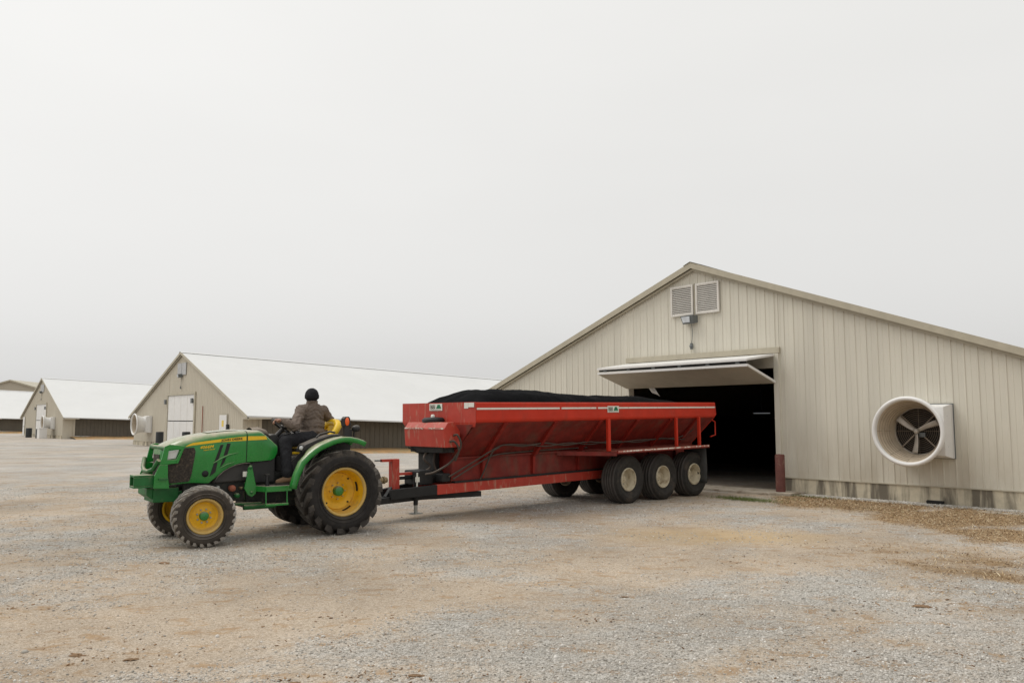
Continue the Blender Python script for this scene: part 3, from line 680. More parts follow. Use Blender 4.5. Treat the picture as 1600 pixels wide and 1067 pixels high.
def rib_tyre(r, w, rim, m):
    mb = MB(); h = w/2; g = .011
    tread = []
    g = .02
    for a, c in ((-.80, -.50), (-.44, -.17), (-.11, .11), (.17, .44), (.50, .80)):
        tread += [(r-g-.012*abs(a)**3, a*h-.003), (r-.016*abs(a)**3, a*h), (r-.016*abs(c)**3, c*h), (r-g-.012*abs(c)**3, c*h+.003)]
    prof = [(rim-.01, -h*.62), (rim+.015, -h*.74), (rim+.035, -h*.73), (rim+(r-rim)*.45, -h*.99), (rim+(r-rim)*.62, -h*1.0), (r-.07, -h*.95), (r-.025, -h*.86)]
    full = prof+tread+[(p[0], -p[1]) for p in prof[::-1]]
    mb.lathe(full, 64); tops = {len(prof)+1+4*k for k in range(5)}
    for rr_ in (.52, .80):
        for sg in (-1, 1):
            R_ = rim+(r-rim)*rr_; mb.tube([(R_*math.cos(t), sg*h*(1.0 if rr_ < .7 else .955), R_*math.sin(t)) for t in np.linspace(0, 2*math.pi, 65)[:-1]], .004, 5, True)
    me = mb.mesh('tyre', m); me.materials.append(MATS['tread_worn'])
    for i_, po in enumerate(me.polygons):
        if i_//64 in tops: po.material_index = 1
    return me

# ------------------------------------------------------------------ tractor: x forward, y left (near side), z up
HD = math.atan2(-.616, -.788)
T = empty('tractor', (-2.9427, 11.9103, 0), HD)
tag(T, 'green compact tractor with yellow wheels towing the red trailer', 'tractor')

def rear_wheel(y, sg):
    mb = MB()
    q = [(.345, .15), (.345, .175), (.322, .18), (.314, .16), (.309, .10), (.298, .085), (.296, .02), (.288, -.03), (.272, -.055), (.255, -.06), (.20, -.085), (.16, -.09), (.125, -.06), (.0, -.055)]
    mb.lathe([(r, sg*h) for r, h in q], 56); mb.lathe([(.345, sg*.16), (.345, -sg*.17), (.31, -sg*.17), (.30, -sg*.1), (.26, -sg*.04)], 56)
    w_ = mb.build('rear_wheel', 'yellow_rim', T, fix=False); w_.location = (-.02, y, .607)
    t = link('tyre', TYR, w_)
    mb = MB(); mb.lathe([(r, sg*h) for r, h in ((.347, .155), (.352, .18), (.335, .19), (.318, .175), (.31, .155))], 56); mb.build('rim_lip', 'rim_lip', w_, fix=False)
    mb = MB(); mb.lathe([(.075, -sg*.06), (.072, sg*.005), (.055, sg*.02), (0, sg*.023)], 24); mb.build('hub_cap', 'green', w_, fix=False)
    for k in range(8):
        a = k*math.pi/4; mb = MB(); mb.lathe([(.014, -sg*.07), (.014, -sg*.035), (0, -sg*.033)], 6, (.115*math.cos(a), 0, .115*math.sin(a)), smooth=False); mb.build('bolt', 'rim_lip', w_, fix=False)
    for k in range(4):
        a = R(45)+k*math.pi/2; mb = MB(); mb.lathe([(.013, -sg*.08), (.013, -sg*.05), (0, -sg*.048)], 8, (.238*math.cos(a), sg*.0, .238*math.sin(a)), smooth=False); mb.build('bolt', 'black_metal', w_, fix=False)
    for a0 in (R(20), R(155), R(-50), R(-130)):   # slots between rim and disc
        mb = MB(); mb.lathe([(.2955, sg*.015), (.2865, -sg*.03)], 8, a0=a0, a1=a0+R(28)); mb.build('rim_slot', 'black_metal', w_, fix=False).scale = (.995, 1.02, .995)
    return w_
TYR = lug_tyre(.607, .47, .345, 18, .05, .060, 'tyre', 'tyre')
rear_wheel(.65, 1); rear_wheel(-.65, -1)
TYF = lug_tyre(.395, .32, .222, 26, .014, .024, 'tyre_front', 'tyre')
def front_wheel(y, sg, steer):
    mb = MB(); q = [(.224, .10), (.222, .118), (.205, .12), (.197, .09), (.19, .03), (.165, .005), (.15, .0), (.105, .03), (.0, .035)]
    mb.lathe([(r, sg*h) for r, h in q], 48); mb.lathe([(.222, sg*.1), (.222, -sg*.12), (.19, -sg*.12), (.18, -sg*.02), (.16, .0)], 48)
    w_ = mb.build('front_wheel', 'yellow_rim', T, fix=False); w_.location = (1.88, y, .393); w_.rotation_euler = (0, 0, steer)
    link('tyre', TYF, w_)
    mb = MB(); mb.lathe([(r, sg*h) for r, h in ((.222, .105), (.232, .125), (.216, .134), (.198, .115), (.188, .06), (.178, .03))], 48); mb.build('rim_lip', 'rim_lip', w_, fix=False)
    mb = MB(); mb.lathe([(.06, sg*.02), (.058, sg*.075), (.045, sg*.085), (0, sg*.088)], 24); mb.build('hub_cap', 'green', w_, fix=False)
    for k in range(8):
        a = k*math.pi/4+.3; mb = MB(); mb.lathe([(.012, sg*.03), (.012, sg*.05), (0, sg*.052)], 6, (.088*math.cos(a), 0, .088*math.sin(a)), smooth=False); mb.build('bolt', 'steel', w_, fix=False)
front_wheel(.61, 1, R(-7)); front_wheel(-.61, -1, R(-7))

# bonnet
def interp(x, tab):
    tab = sorted(tab); 
    if x <= tab[0][0]: return tab[0][1]
    for (a, p), (b, q) in zip(tab, tab[1:]):
        if x <= b: return p+(q-p)*(x-a)/(b-a)
    return tab[-1][1]
CROWN = [(.79, 1.275), (.93, 1.395), (1.05, 1.497), (1.2, 1.502), (1.5, 1.492), (1.74, 1.468), (1.93, 1.437), (2.12, 1.393), (2.27, 1.325), (2.34, 1.275)]
EDGE = [(.79, 1.27), (.93, 1.385), (1.05, 1.478), (1.24, 1.463), (1.5, 1.441), (1.74, 1.41), (1.98, 1.356), (2.12, 1.315), (2.27, 1.25), (2.34, 1.20)]
BOT = [(.79, 1.20), (.815, 1.12), (.88, 1.073), (1.1, 1.06), (1.245, 1.054), (1.36, 1.038), (1.50, .985), (1.64, .883), (1.75, .790), (1.96, .806), (2.26, .79), (2.34, .80)]
HWID = [(.79, .33), (.9, .355), (1.2, .362), (1.6, .362), (1.95, .352), (2.2, .338), (2.28, .29), (2.34, .17)]
def bonnet_rows(x0, x1, n):
    rows = []
    for x in np.linspace(x0, x1, n):
        c, e_, b_, w_ = interp(x, CROWN), interp(x, EDGE), interp(x, BOT), interp(x, HWID)
        half = [(w_*.97, b_), (w_, b_+(e_-b_)*.25), (w_, b_+(e_-b_)*.6), (w_*.995, e_-.03), (w_*.965, e_-.008), (w_*.90, e_+(c-e_)*.35), (w_*.70, e_+(c-e_)*.75), (w_*.35, c-.004), (0, c)]
        rows.append([(x, y, z) for y, z in half]+[(x, -y, z) for y, z in half[-2::-1]])
    return rows
hood = MB(); rw = bonnet_rows(1.256, 2.335, 34); hood.grid(rw); hood.add(rw[-1], [tuple(range(len(rw[-1])))]); hood = hood.build('bonnet', 'green', T)
cowl = MB(); rw = bonnet_rows(.80, 1.244, 16); cowl.grid(rw); cowl.add(rw[0], [tuple(range(len(rw[0])))]); cowl = cowl.build('cowl', 'green', T)
mb = MB(); rw = [[(x, y*.985, z-.006) for (x, y, z) in r] for r in bonnet_rows(1.235, 1.265, 2)]; mb.grid(rw); mb.build('seam_gasket', 'black_metal', T)
# raised bonnet bulge on top
mb = MB(); mb.grid([[(x, y, interp(x, CROWN)+.012*math.cos(y/.2*1.4)-.003) for y in np.linspace(-.2, .2, 7)] for x in np.linspace(1.32, 1.75, 6)]); mb.build('bonnet_scoop', 'green', hood)
for sg in (1, -1):
    def plate(name, poly, y0, y1, m, par=T, bevel=0.): 
        q = MB(); q.prism(poly, sg*y0, sg*y1); return q.build(name, m, par, bevel)
    # stripe follows the side
    st = MB(); xs_ = np.linspace(1.256, 1.99, 14)
    lo_ = [(1.256, 1.354), (1.609, 1.340), (1.986, 1.299), (2.07, 1.283)]; hi_ = [(1.256, 1.414), (1.611, 1.380), (1.987, 1.333), (2.07, 1.285)]
    def strip_rows(a, b, n):
        return [[(x, sg*(interp(x, HWID)+.0025), interp(x, lo_)), (x, sg*(interp(x, HWID)+.0025), interp(x, hi_))] for x in np.linspace(a, b, n)]
    st.grid(strip_rows(1.26, 2.065, 18), False); s1 = st.build('yellow_stripe', 'yellow', hood); s1.modifiers.new('t', 'SOLIDIFY').thickness = .003
    st = MB(); lo2 = [(.962, 1.364), (1.24, 1.355)]; hi2 = [(.985, 1.412), (1.24, 1.414)]
    st.add([(1.24, sg*.3655, 1.355), (.962, sg*.361, 1.364), (.985, sg*.361, 1.412), (1.24, sg*.3655, 1.414)], [(0, 1, 2, 3)]); s2 = st.build('yellow_stripe', 'yellow', cowl); s2.modifiers.new('t', 'SOLIDIFY').thickness = .003
    plate('side_grille', [(2.075, 1.268), (1.955, 1.272), (1.935, 1.22), (1.975, .935), (2.005, .827), (2.255, .811), (2.29, 1.05), (2.16, 1.08)], .33, .362, 'grille', hood, .004)
    plate('headlight', [(2.296, 1.23), (2.146, 1.25), (2.185, 1.135), (2.296, 1.12)], .30, .362, 'headlight', hood, .006)
    plate('air_slot', [(1.612, 1.300), (1.572, 1.305), (1.640, 1.08), (1.685, 1.075)], .34, .3645, 'black_metal', hood)
    plate('air_slot', [(1.690, 1.060), (1.645, 1.065), (1.668, .935), (1.742, .882)], .34, .3645, 'black_metal', hood)
    plate('air_slot', [(1.523, 1.319), (1.474, 1.318), (1.518, 1.16), (1.566, 1.15)], .34, .3645, 'black_metal', hood)
    plate('air_slot', [(1.57, 1.135), (1.525, 1.145), (1.556, 1.055), (1.608, 1.000)], .34, .3645, 'black_metal', hood)
    q = MB(); q.tube([(1.70, sg*.365, 1.055), (1.6, sg*.368, 1.115), (1.5, sg*.368, 1.16), (1.37, sg*.365, 1.19)], [.006, .012, .012, .004], 8); q.build('styling_rib', 'green', hood)
    q = MB(); q.tube([(1.61, sg*.363, .985), (1.52, sg*.368, 1.03), (1.42, sg*.363, 1.06)], [.004, .012, .004], 8); q.build('styling_rib', 'green', hood)
    q = MB(); q.lathe([(0, sg*.365), (.042, sg*.3655), (.045, sg*.35)], 24, (1.80, 0, .919)); q.build('side_port', 'black_metal', hood)
    plate('wheel_arch_liner', [(1.70, .778), (1.645, .872), (1.56, .945), (1.48, .988), (1.40, 1.022), (1.30, 1.040), (1.204, 1.045), (1.18, 1.0), (1.19, .80)], .18, .33, 'grey_plastic', T, .02)
    q = MB(); q.grid([[(x, sg*(.335+dy), z) for dy in (0, .045)] for x, z in ((1.69, .79), (1.64, .876), (1.555, .95), (1.475, .993), (1.40, 1.025), (1.30, 1.043), (1.21, 1.046), (1.185, 1.02))]); o = q.build('arch_flange', 'grey_plastic', T); o.modifiers.new('t', 'SOLIDIFY').thickness = .012
    # front guard
    y0, y1 = .375, .40
    pl = MB()
    for poly in ([(2.335, 1.300), (2.275, 1.322), (2.085, 1.298), (2.105, 1.248), (2.29, 1.258)], [(2.085, 1.296), (2.16, 1.076), (2.205, 1.088), (2.125, 1.25)], [(2.16, 1.072), (2.39, 1.055), (2.37, 1.115), (2.19, 1.125)], [(2.335, 1.300), (2.283, 1.256), (2.300, 1.11), (2.378, 1.10)],
                 [(2.29, 1.058), (2.392, 1.058), (2.449, .919), (2.456, .758), (2.262, .747), (2.284, .912)]):
        pl.prism(poly, sg*y0, sg*y1)
    gp = pl.build('guard_plate', 'green', T, .006)
    q = MB(); q.box((2.29, min(sg*.40, sg*.43), .862), (2.40, max(sg*.40, sg*.43), .885)); q.build('guard_tab', 'green_dirty', gp)
q = MB(); q.tube([(2.31, -.39, 1.27), (2.31, .39, 1.27)], .032, 12); q.build('guard_bar', 'green_dirty', T)
q = MB(); q.tube([(2.40, -.38, 1.12), (2.44, -.28, 1.0), (2.46, -.1, .96), (2.46, .1, .96), (2.44, .28, 1.0), (2.40, .38, 1.12)], .028, 10); q.build('guard_bar', 'green_dirty', T)
q = MB(); q.box((2.334, -.15, .86), (2.343, .15, 1.18)); q.build('front_grille', 'grille', T)
# weight bracket: hollow receiver on the nose
q = MB()
for lo_, hi_ in (((2.44, .10, .765), (2.68, .335, .790)), ((2.44, .10, .905), (2.68, .335, .93)), ((2.44, .31, .791), (2.68, .335, .904)), ((2.44, .10, .791), (2.68, .125, .904))): q.box(lo_, hi_)
q.build('weight_bracket', 'green_dirty', T, .004)
q = MB(); q.box((2.40, -.37, .77), (2.44, .37, .92)); q.build('bumper_beam', 'green_dirty', T, .006)
# chassis and running gear
q = MB(); q.box((2.10, -.24, .56), (2.42, .24, .75)); q.prism([(2.42, .60), (2.50, .66), (2.50, .75), (2.42, .75)], -.24, .24); q.build('axle_support', 'green_dirty', T, .012)
q = MB(); q.box((1.02, .14, .52), (2.12, .20, .70)); q.box((1.02, -.20, .52), (2.12, -.14, .70)); q.build('frame_rail', 'green_dirty', T, .008)
q = MB(); q.tube([(1.915, -.50, .40), (1.915, -.2, .44), (1.915, .2, .44), (1.915, .50, .40)], [.07, .065, .065, .07], 14); q.tube([(1.915, .44, .30), (1.915, .44, .52)], .075, 12); q.tube([(1.915, -.44, .30), (1.915, -.44, .52)], .075, 12); q.build('front_axle', 'green_dirty', T)
q = MB(); q.box((1.75, -.13, .36), (2.08, .13, .60)); q.build('axle_pivot', 'green_dirty', T, .02)
q = MB(); q.box((1.22, -.27, .52), (2.05, .27, .82)); q.box((1.25, -.24, .82), (2.25, .24, 1.2)); q.build('engine', 'engine', T, .02)
for (x, z, r, m) in ((1.42, .70, .045, 'red_rust'), (1.52, .62, .03, 'steel'), (1.35, .60, .035, 'green_dirty'), (1.62, .72, .03, 'steel'), (1.30, .70, .02, 'brass')):
    q = MB(); q.lathe([(0, .36), (r*.8, .355), (r, .34), (r, .26)], 14, (x, 0, z)); q.build('engine_fitting', m, T)
q = MB(); q.box((-.35, -.22, .40), (1.20, .22, .88)); q.box((-.25, -.48, .48), (.25, .48, .74)); q.build('transmission', 'engine', T, .03)
q = MB(); q.tube([(1.0, .30, .47), (2.0, .28, .50)], .022, 8); q.tube([(.8, .30, .43), (1.25, .30, .43)], .04, 10); q.build('underside_tube', 'green_dirty', T)
q = MB(); q.prism([(.82, .76), (1.2, .76), (1.2, 1.03), (1.1, 1.055), (.88, 1.065), (.82, 1.1)], -.31, .31); q.build('firewall', 'black_plastic', T, .01)
for sg in (1, -1):
    q = MB(); q.prism([(1.247, .985), (1.225, 1.02), (1.198, 1.01), (1.165, .86), (1.125, .69), (1.135, .62), (1.19, .578), (1.25, .615), (1.295, .70), (1.265, .86)], sg*.42, sg*.45); q.build('loader_bracket', 'green', T, .006)
    q = MB(); q.lathe([(0, sg*.47), (.022, sg*.468), (.024, sg*.45)], 12, (1.222, 0, .985)); q.lathe([(0, sg*.47), (.018, sg*.468), (.018, sg*.45)], 8, (1.20, 0, .64)); q.lathe([(.028, sg*.445), (.028, sg*.2)], 12, (1.22, 0, .75)); q.build('bracket_bolt', 'green_dirty', T)
q = MB(); q.box((1.255, .40, .86), (1.31, .419, .93)); q.build('sticker', 'decal_white', T)
# platform, step
for sg in (1, -1):
    pf = MB(); pf.prism([(1.19, .28), (1.06, .64), (.70, .64), (.66, .28)] if sg > 0 else [(1.19, -.28), (1.06, -.64), (.70, -.64), (.66, -.28)], .706, .722, 'z'); pf = pf.build('foot_platform', 'floor_mat', T)
    q = MB(); q.prism([(1.20, .27), (1.065, .655), (.70, .655), (.70, .641), (1.055, .641), (1.18, .27)] if sg > 0 else [(1.20, -.27), (1.065, -.655), (.70, -.655), (.70, -.641), (1.055, -.641), (1.18, -.27)], .652, .728, 'z'); q.build('platform_lip', 'green', pf, .004)
    q = MB(); q.tube([(1.072, sg*.66, .66), (1.073, sg*.68, .485)], .009, 6); q.tube([(.772, sg*.66, .66), (.775, sg*.68, .485)], .009, 6); st_ = q.build('step_hanger', 'green', T)
    q = MB(); q.bar((1.085, sg*.68, .48), (.765, sg*.68, .48), .07, .028); q.build('step_bar', 'green', st_, .005)
q = MB(); q.tube([(.98, .46, .72), (.985, .46, .87)], [.028, .024], 12); q.box((.955, .43, .865), (1.015, .49, .885)); q.build('pedal', 'black_plastic', T)
# fenders
FO = [(.72, .70), (.78, .80), (.735, .93), (.68, 1.07), (.574, 1.165), (.46, 1.245), (.36, 1.298), (.206, 1.358), (.10, 1.385), (0, 1.397), (-.09, 1.394), (-.20, 1.374), (-.29, 1.345), (-.345, 1.315)]
FO = [(.79, .70), (.78, .76), (.735, .90), (.66, 1.06), (.565, 1.155), (.46, 1.238), (.36, 1.296), (.206, 1.358), (.10, 1.385), (0, 1.397), (-.09, 1.394), (-.20, 1.374), (-.29, 1.345), (-.345, 1.315)]
def fender(sg):
    mb = MB(); rows = []
    for i, (x, z) in enumerate(FO):
        a = FO[max(0, i-1)]; b = FO[min(len(FO)-1, i+1)]; tx, tz = b[0]-a[0], b[1]-a[1]; l_ = math.hypot(tx, tz); nx_, nz_ = tz/l_, -tx/l_
        if nz_ < 0 and x < .5: nx_, nz_ = -nx_, -nz_
        if x >= .5 and nx_ < 0: nx_, nz_ = -nx_, -nz_
        lp = .075; yi = interp(x, [(-.4, .44), (.30, .44), (.46, .62), (.56, .74), (.8, .77)])
        rows.append([(x-nx_*lp, sg*.862, z-nz_*lp), (x-nx_*.012, sg*.868, z-nz_*.012), (x, sg*.852, z), (x+nx_*.004, sg*(yi*.5+.42), z+nz_*.004), (x, sg*yi, z), (x-nx_*.03, sg*(yi-.02), z-nz_*.03), (x-nx_*.07, sg*(yi-.02), z-nz_*.07)])
    mb.grid(rows, True); o = mb.build('rear_fender', 'green', T); o.modifiers.new('t', 'SOLIDIFY').thickness = .012
    q = MB(); q.prism([(.60, .74), (.62, 1.05), (.45, 1.2), (.2, 1.33), (-.1, 1.37), (-.3, 1.30), (-.3, 1.1), (0, .9)], sg*.40, sg*.418); q.build('fender_wall', 'black_plastic', o)
    # console on the fender
    q = MB(); q.prism([(.56, 1.175), (.555, 1.235), (.515, 1.29), (.33, 1.365), (.12, 1.425), (-.02, 1.432), (-.02, 1.40), (.2, 1.36), (.4, 1.27)], sg*.42, sg*.66); c_ = q.build('side_console', 'black_plastic', T, .012)
    q = MB(); q.tube([(.33, sg*.6, 1.385), (.28, sg*.6, 1.43), (.12, sg*.6, 1.47), (.04, sg*.6, 1.455)], .014, 8); q.build('grab_handle', 'black_plastic', c_)
    q = MB(); q.lathe([(0, .0), (.03, -.004), (.038, -.03), (.03, -.07)], 16, (0, 0, 0), 'x'); l_ = q.build('side_lamp', 'headlight', T); l_.location = (.575, sg*.63, 1.245); l_.rotation_euler = (0, 0, R(35)*sg)
    q = MB(); q.lathe([(.045, .0), (.05, -.03), (.04, -.085), (0, -.09)], 16, (0, 0, 0), 'x'); q.build('lamp_bezel', 'black_plastic', l_)
    # warning light and work lamp
    q = MB(); q.box((-.17, sg*.60-.045, 1.40), (-.10, sg*.60+.045, 1.60)); q.prism([(-.075, 1.55), (-.075, 1.66), (-.10, 1.69), (-.16, 1.69), (-.18, 1.66), (-.18, 1.55)], sg*.6-.05, sg*.6+.05); w_ = q.build('warning_lamp', 'black_plastic', T, .008)
    q = MB(); q.lathe([(.03, 0), (.03, .012), (.02, .022), (0, .026)], 20); le = q.build('amber_lens', 'orange_lens', w_); le.location = (-.125, sg*.6+.05, 1.615); le.scale = (1.05, 1, 2.0)
    q = MB(); q.lathe([(0, .05), (.05, .045), (.055, .0), (.035, -.05), (0, -.06)], 16, (0, 0, 0), 'x'); wl = q.build('work_lamp', 'black_plastic', T); wl.location = (-.33, sg*.52, 1.51); wl.rotation_euler = (0, 0, math.pi)
    q = MB(); q.lathe([(0, .052), (.045, .05)], 16, (0, 0, 0), 'x'); q.build('lamp_lens', 'lamp_glass', wl)
    q = MB(); q.tube([(-.30, sg*.52, 1.38), (-.31, sg*.52, 1.47)], .014, 8); q.tube([(-.12, sg*.54, 1.40), (-.2, sg*.5, 1.45), (-.25, sg*.5, 1.57), (-.2, sg*.52, 1.64)], .02, 8); q.box((-.27, sg*.5-.03, 1.38), (-.17, sg*.5+.03, 1.50)); q.build('lamp_bracket', 'black_plastic', T)
fender(1); fender(-1)
# dashboard, column, steering wheel
q = MB(); q.grid([[(x, .16*math.cos(t), z+.09*k*math.sin(t)) for t in np.linspace(0, math.pi, 11)] for x, z, k in ((1.10, 1.46, .75), (.98, 1.46, .85), (.88, 1.43, .8), (.84, 1.38, .4))]); q.build('instrument_hood', 'grey_plastic', T)
q = MB(); q.prism([(.84, 1.10), (.84, 1.42), (.76, 1.44), (.68, 1.36), (.66, 1.12)], -.13, .13); q.build('dash_panel', 'black_plastic', T, .02)
q = MB(); q.tube([(.80, 0, 1.30), (.60, 0, 1.50)], .035, 10); q.build('steering_column', 'black_plastic', T)
sw = MB(); sw.tube([(.19*math.cos(t), .19*math.sin(t), 0) for t in np.linspace(0, 2*math.pi, 41)[:-1]], .017, 8, True); sw.lathe([(0, .012), (.05, .01), (.055, -.02), (0, -.03)], 18, axis='z')
for t in (R(90), R(210), R(330)): sw.bar((0, 0, -.005), (.185*math.cos(t), .185*math.sin(t), 0), .04, .014)
sw = sw.build('steering_wheel', 'black_plastic', T); sw.location = (.582, 0, 1.535); sw.rotation_euler = (0, -R(34), 0)
q = MB(); q.tube([(.62, .1, 1.42), (.56, .22, 1.45)], .009, 6); q.build('shuttle_lever', 'black_plastic', T)
# seat
q = MB(); q.box((-.12, -.24, 1.20), (.38, .24, 1.31)); q.build('seat_cushion', 'yellow', T, .05)
q = MB(); q.tube([(.10, .27, 1.34), (-.02, .275, 1.385), (-.12, .27, 1.46), (-.185, .22, 1.545), (-.215, .12, 1.59), (-.22, 0, 1.60), (-.215, -.12, 1.59), (-.185, -.22, 1.545), (-.12, -.27, 1.46), (-.02, -.275, 1.385), (.10, -.27, 1.34)], [.03, .046, .052, .056, .058, .058, .058, .056, .052, .046, .03], 14); q.box((-.22, -.14, 1.28), (-.18, .14, 1.56)); q.build('seat_back', 'yellow', T)
q = MB(); q.box((-.1, -.2, .95), (.32, .2, 1.19)); q.build('seat_base', 'black_plastic', T, .02)
q = MB(); q.box((.42, .2, 1.14), (.62, .26, 1.175)); q.build('seat_rail', 'yellow', T, .008)
q = MB(); q.box((.25, -.41, .86), (.62, .41, 1.12)); q.build('platform_hump', 'black_plastic', T, .03)
# hitch at the rear
q = MB(); q.tube([(-.30, .30, .72), (-.62, .30, .50), (-.78, .30, .46)], .028, 8); q.tube([(-.30, -.30, .72), (-.62, -.30, .50), (-.78, -.30, .46)], .028, 8); q.build('lift_arm', 'black_metal', T)
q = MB(); q.bar((-.2, 0, .40), (-.98, 0, .42), .08, .045); q.build('drawbar', 'black_metal', T, .004)
q = MB(); q.box((-.45, -.2, .75), (-.33, .2, 1.0)); q.build('hitch_block', 'green_dirty', T, .02)
q = MB(); q.tube([(-.38, 0, .68), (-.62, 0, .70)], .055, 12); q.build('power_shaft_guard', 'black_plastic', T)
# lettering on the bonnet side (near side only reads forward to the left)
def side_text(txt, x, z, size, m, name, par, y=.3665, shear=0., sx=1., tilt=0.):
    M = Matrix.Translation((x, y, z)) @ Matrix.Rotation(math.pi, 4, 'Z') @ Matrix.Rotation(R(90), 4, 'X') @ Matrix.Rotation(tilt, 4, 'Z')
    return text_mesh(txt, size, name, m, par, M, shear=shear, sx=sx)
side_text('JOHN DEERE', 1.60, 1.349, .040, 'dark_text', 'lettering', hood, .3685, sx=1.25, tilt=R(4))
side_text('4066M', 1.885, 1.252, .052, 'yellow', 'lettering', hood, .3655, shear=.25, sx=1.25, tilt=R(5))
side_text('HEAVY DUTY', 1.835, 1.226, .020, 'yellow', 'lettering', hood, .3655, shear=.2, sx=1.25, tilt=R(5))

# ------------------------------------------------------------------ trailer: x rearwards, y away (b = -y towards the camera), z up
TYAW = .82; PIT = .014
TR = empty('spreader_trailer', (2.334, 15.453, 0), math.pi/2-TYAW, -PIT)
tag(TR, 'long red litter spreader trailer on six wheels with worn paint', 'trailer')
CB = -1.022   # centre line
def P3(s, b, z): return (s, -b, z)
def sym(b): return 2*CB-b
FS, RS = -3.985, 3.12
# hopper: rim band, sloped sides, lower walls (each a shell with thickness)
def shell(name, rows, m, th=.012, par=TR, label=None):
    q = MB(); q.grid(rows, False); o = q.build(name, m, par, label=label); o.modifiers.new('t', 'SOLIDIFY').thickness = th; return o
for sg in (0, 1):
    f = (lambda b: b) if sg == 0 else sym
    shell('rim_side', [[P3(s, f(b), z) for b, z in ((-.05, 1.985), (.0, 1.985), (.012, 1.97), (.02, 1.70), (.012, 1.668), (-.015, 1.645))] for s in (FS, RS)], 'red', .01)
    shell('hopper_side', [[P3(s0, f(-.015), 1.645), P3(s1, f(-.65), 1.05)] for s0, s1 in ((FS+.02, FS+.02), (RS-.02, RS-.02))], 'red_worn_shaded')
    shell('lower_wall', [[P3(s, f(-.652), 1.052), P3(s, f(-.66), .66)] for s in (FS+.02, RS-.02)], 'red_worn_shaded')
    q = MB(); q.box((FS, min(-f(.0205), -f(.0245)), 1.868), (RS-.005, max(-f(.0205), -f(.0245)), 1.892)); 
    o = MB(); 
    for k in range(14):
        a = FS+.01+k*(RS-FS-.02)/14; c = a+(RS-FS-.02)/14-(.05 if k in (3, 5) else .0)
        y0, y1 = sorted((-f(.0175), -f(.0235))); o.box((a, y0, 1.862), (c, y1, 1.894))
    o.build('white_stripe', 'white_stripe', TR)
# front and rear ends
bl, br = sym(.012), .012
shell('front_panel', [[P3(FS-.012, b, z) for b in (bl, CB, br)] for z in (1.99, 1.655)]+[], 'red_scuffed')
shell('front_wall', [[P3(FS-.008, sym(-.02), 1.65), P3(FS-.008, -.02, 1.65)], [P3(FS-.004, sym(-.65), 1.05), P3(FS-.004, -.65, 1.05)], [P3(FS, sym(-.65), .66), P3(FS, -.65, .66)]], 'red_worn_shaded')
shell('front_hem', [[P3(FS-.014, bl, 1.655), P3(FS-.014, br, 1.655)], [P3(FS-.002, bl+.06, 1.58), P3(FS-.002, br-.03, 1.58)]], 'red_scuffed', .008)
shell('rear_panel', [[P3(RS+.006, bl, 1.985), P3(RS+.006, br, 1.985)], [P3(RS+.05, bl, 1.72), P3(RS+.05, br, 1.72)], [P3(RS+.01, sym(-.02), 1.64), P3(RS+.01, -.02, 1.64)], [P3(RS, sym(-.65), 1.05), P3(RS, -.65, 1.05)], [P3(RS, sym(-.65), .66), P3(RS, -.65, .66)]], 'red')
q = MB(); q.tube([P3(RS-.05, -.06, 1.60), P3(RS+.10, -.06, 1.55), P3(RS+.10, -.06, 1.25), P3(RS-.1, -.06, 1.22)], .014, 8); q.build('rear_guard', 'red', TR)
# side ribs
for sg in (0, 1):
    f = (lambda b: b) if sg == 0 else sym
    for s in (-3.30, -2.06, -.82, .33, 1.47, 2.45):
        q = MB()
        e0 = 0 if s > FS+.8 else .0
        lowz = .68
        q.add([P3(s-.045, f(-.03), 1.652), P3(s+.045, f(-.03), 1.652), P3(s+.035, f(-.655), 1.045), P3(s-.035, f(-.655), 1.045),
               P3(s-.045, f(.005), 1.625), P3(s+.045, f(.005), 1.625), P3(s+.03, f(-.59), .99), P3(s-.03, f(-.59), .99),
               P3(s+.02, f(-.61), lowz), P3(s-.02, f(-.61), lowz), P3(s+.03, f(-.665), lowz), P3(s-.03, f(-.665), lowz)],
              [(0, 1, 5, 4), (4, 5, 6, 7), (0, 4, 7, 3), (1, 2, 6, 5), (7, 6, 8, 9), (3, 7, 9, 11), (2, 10, 8, 6), (9, 8, 10, 11)])
        q.build('side_rib', 'red_rib', TR)
# long rail where slope meets lower wall
for b in (-.63, sym(-.63)):
    q = MB(); q.bar(P3(FS+.03, b, 1.045), P3(RS-.03, b, 1.045), .05, .03); q.build('side_rail', 'red_worn_shaded', TR)
    q = MB(); q.bar(P3(-4.30, b-.02, .545), P3(RS-.25, b-.02, .545), .07, .165); q.build('frame_beam', 'red_scuffed', TR, .006)
    q = MB(); q.box((FS+.04, -(b-.02)-.05, .630), (RS-.1, -(b-.02)+.05, .66)); q.build('bed_plate', 'black_metal', TR)
for s in (-2.9, -1.2, .6, 2.2):
    q = MB(); q.box((s-.05, .66, .47), (s+.05, -sym(-.66), .60)); q.build('cross_member', 'red_worn_shaded', TR)
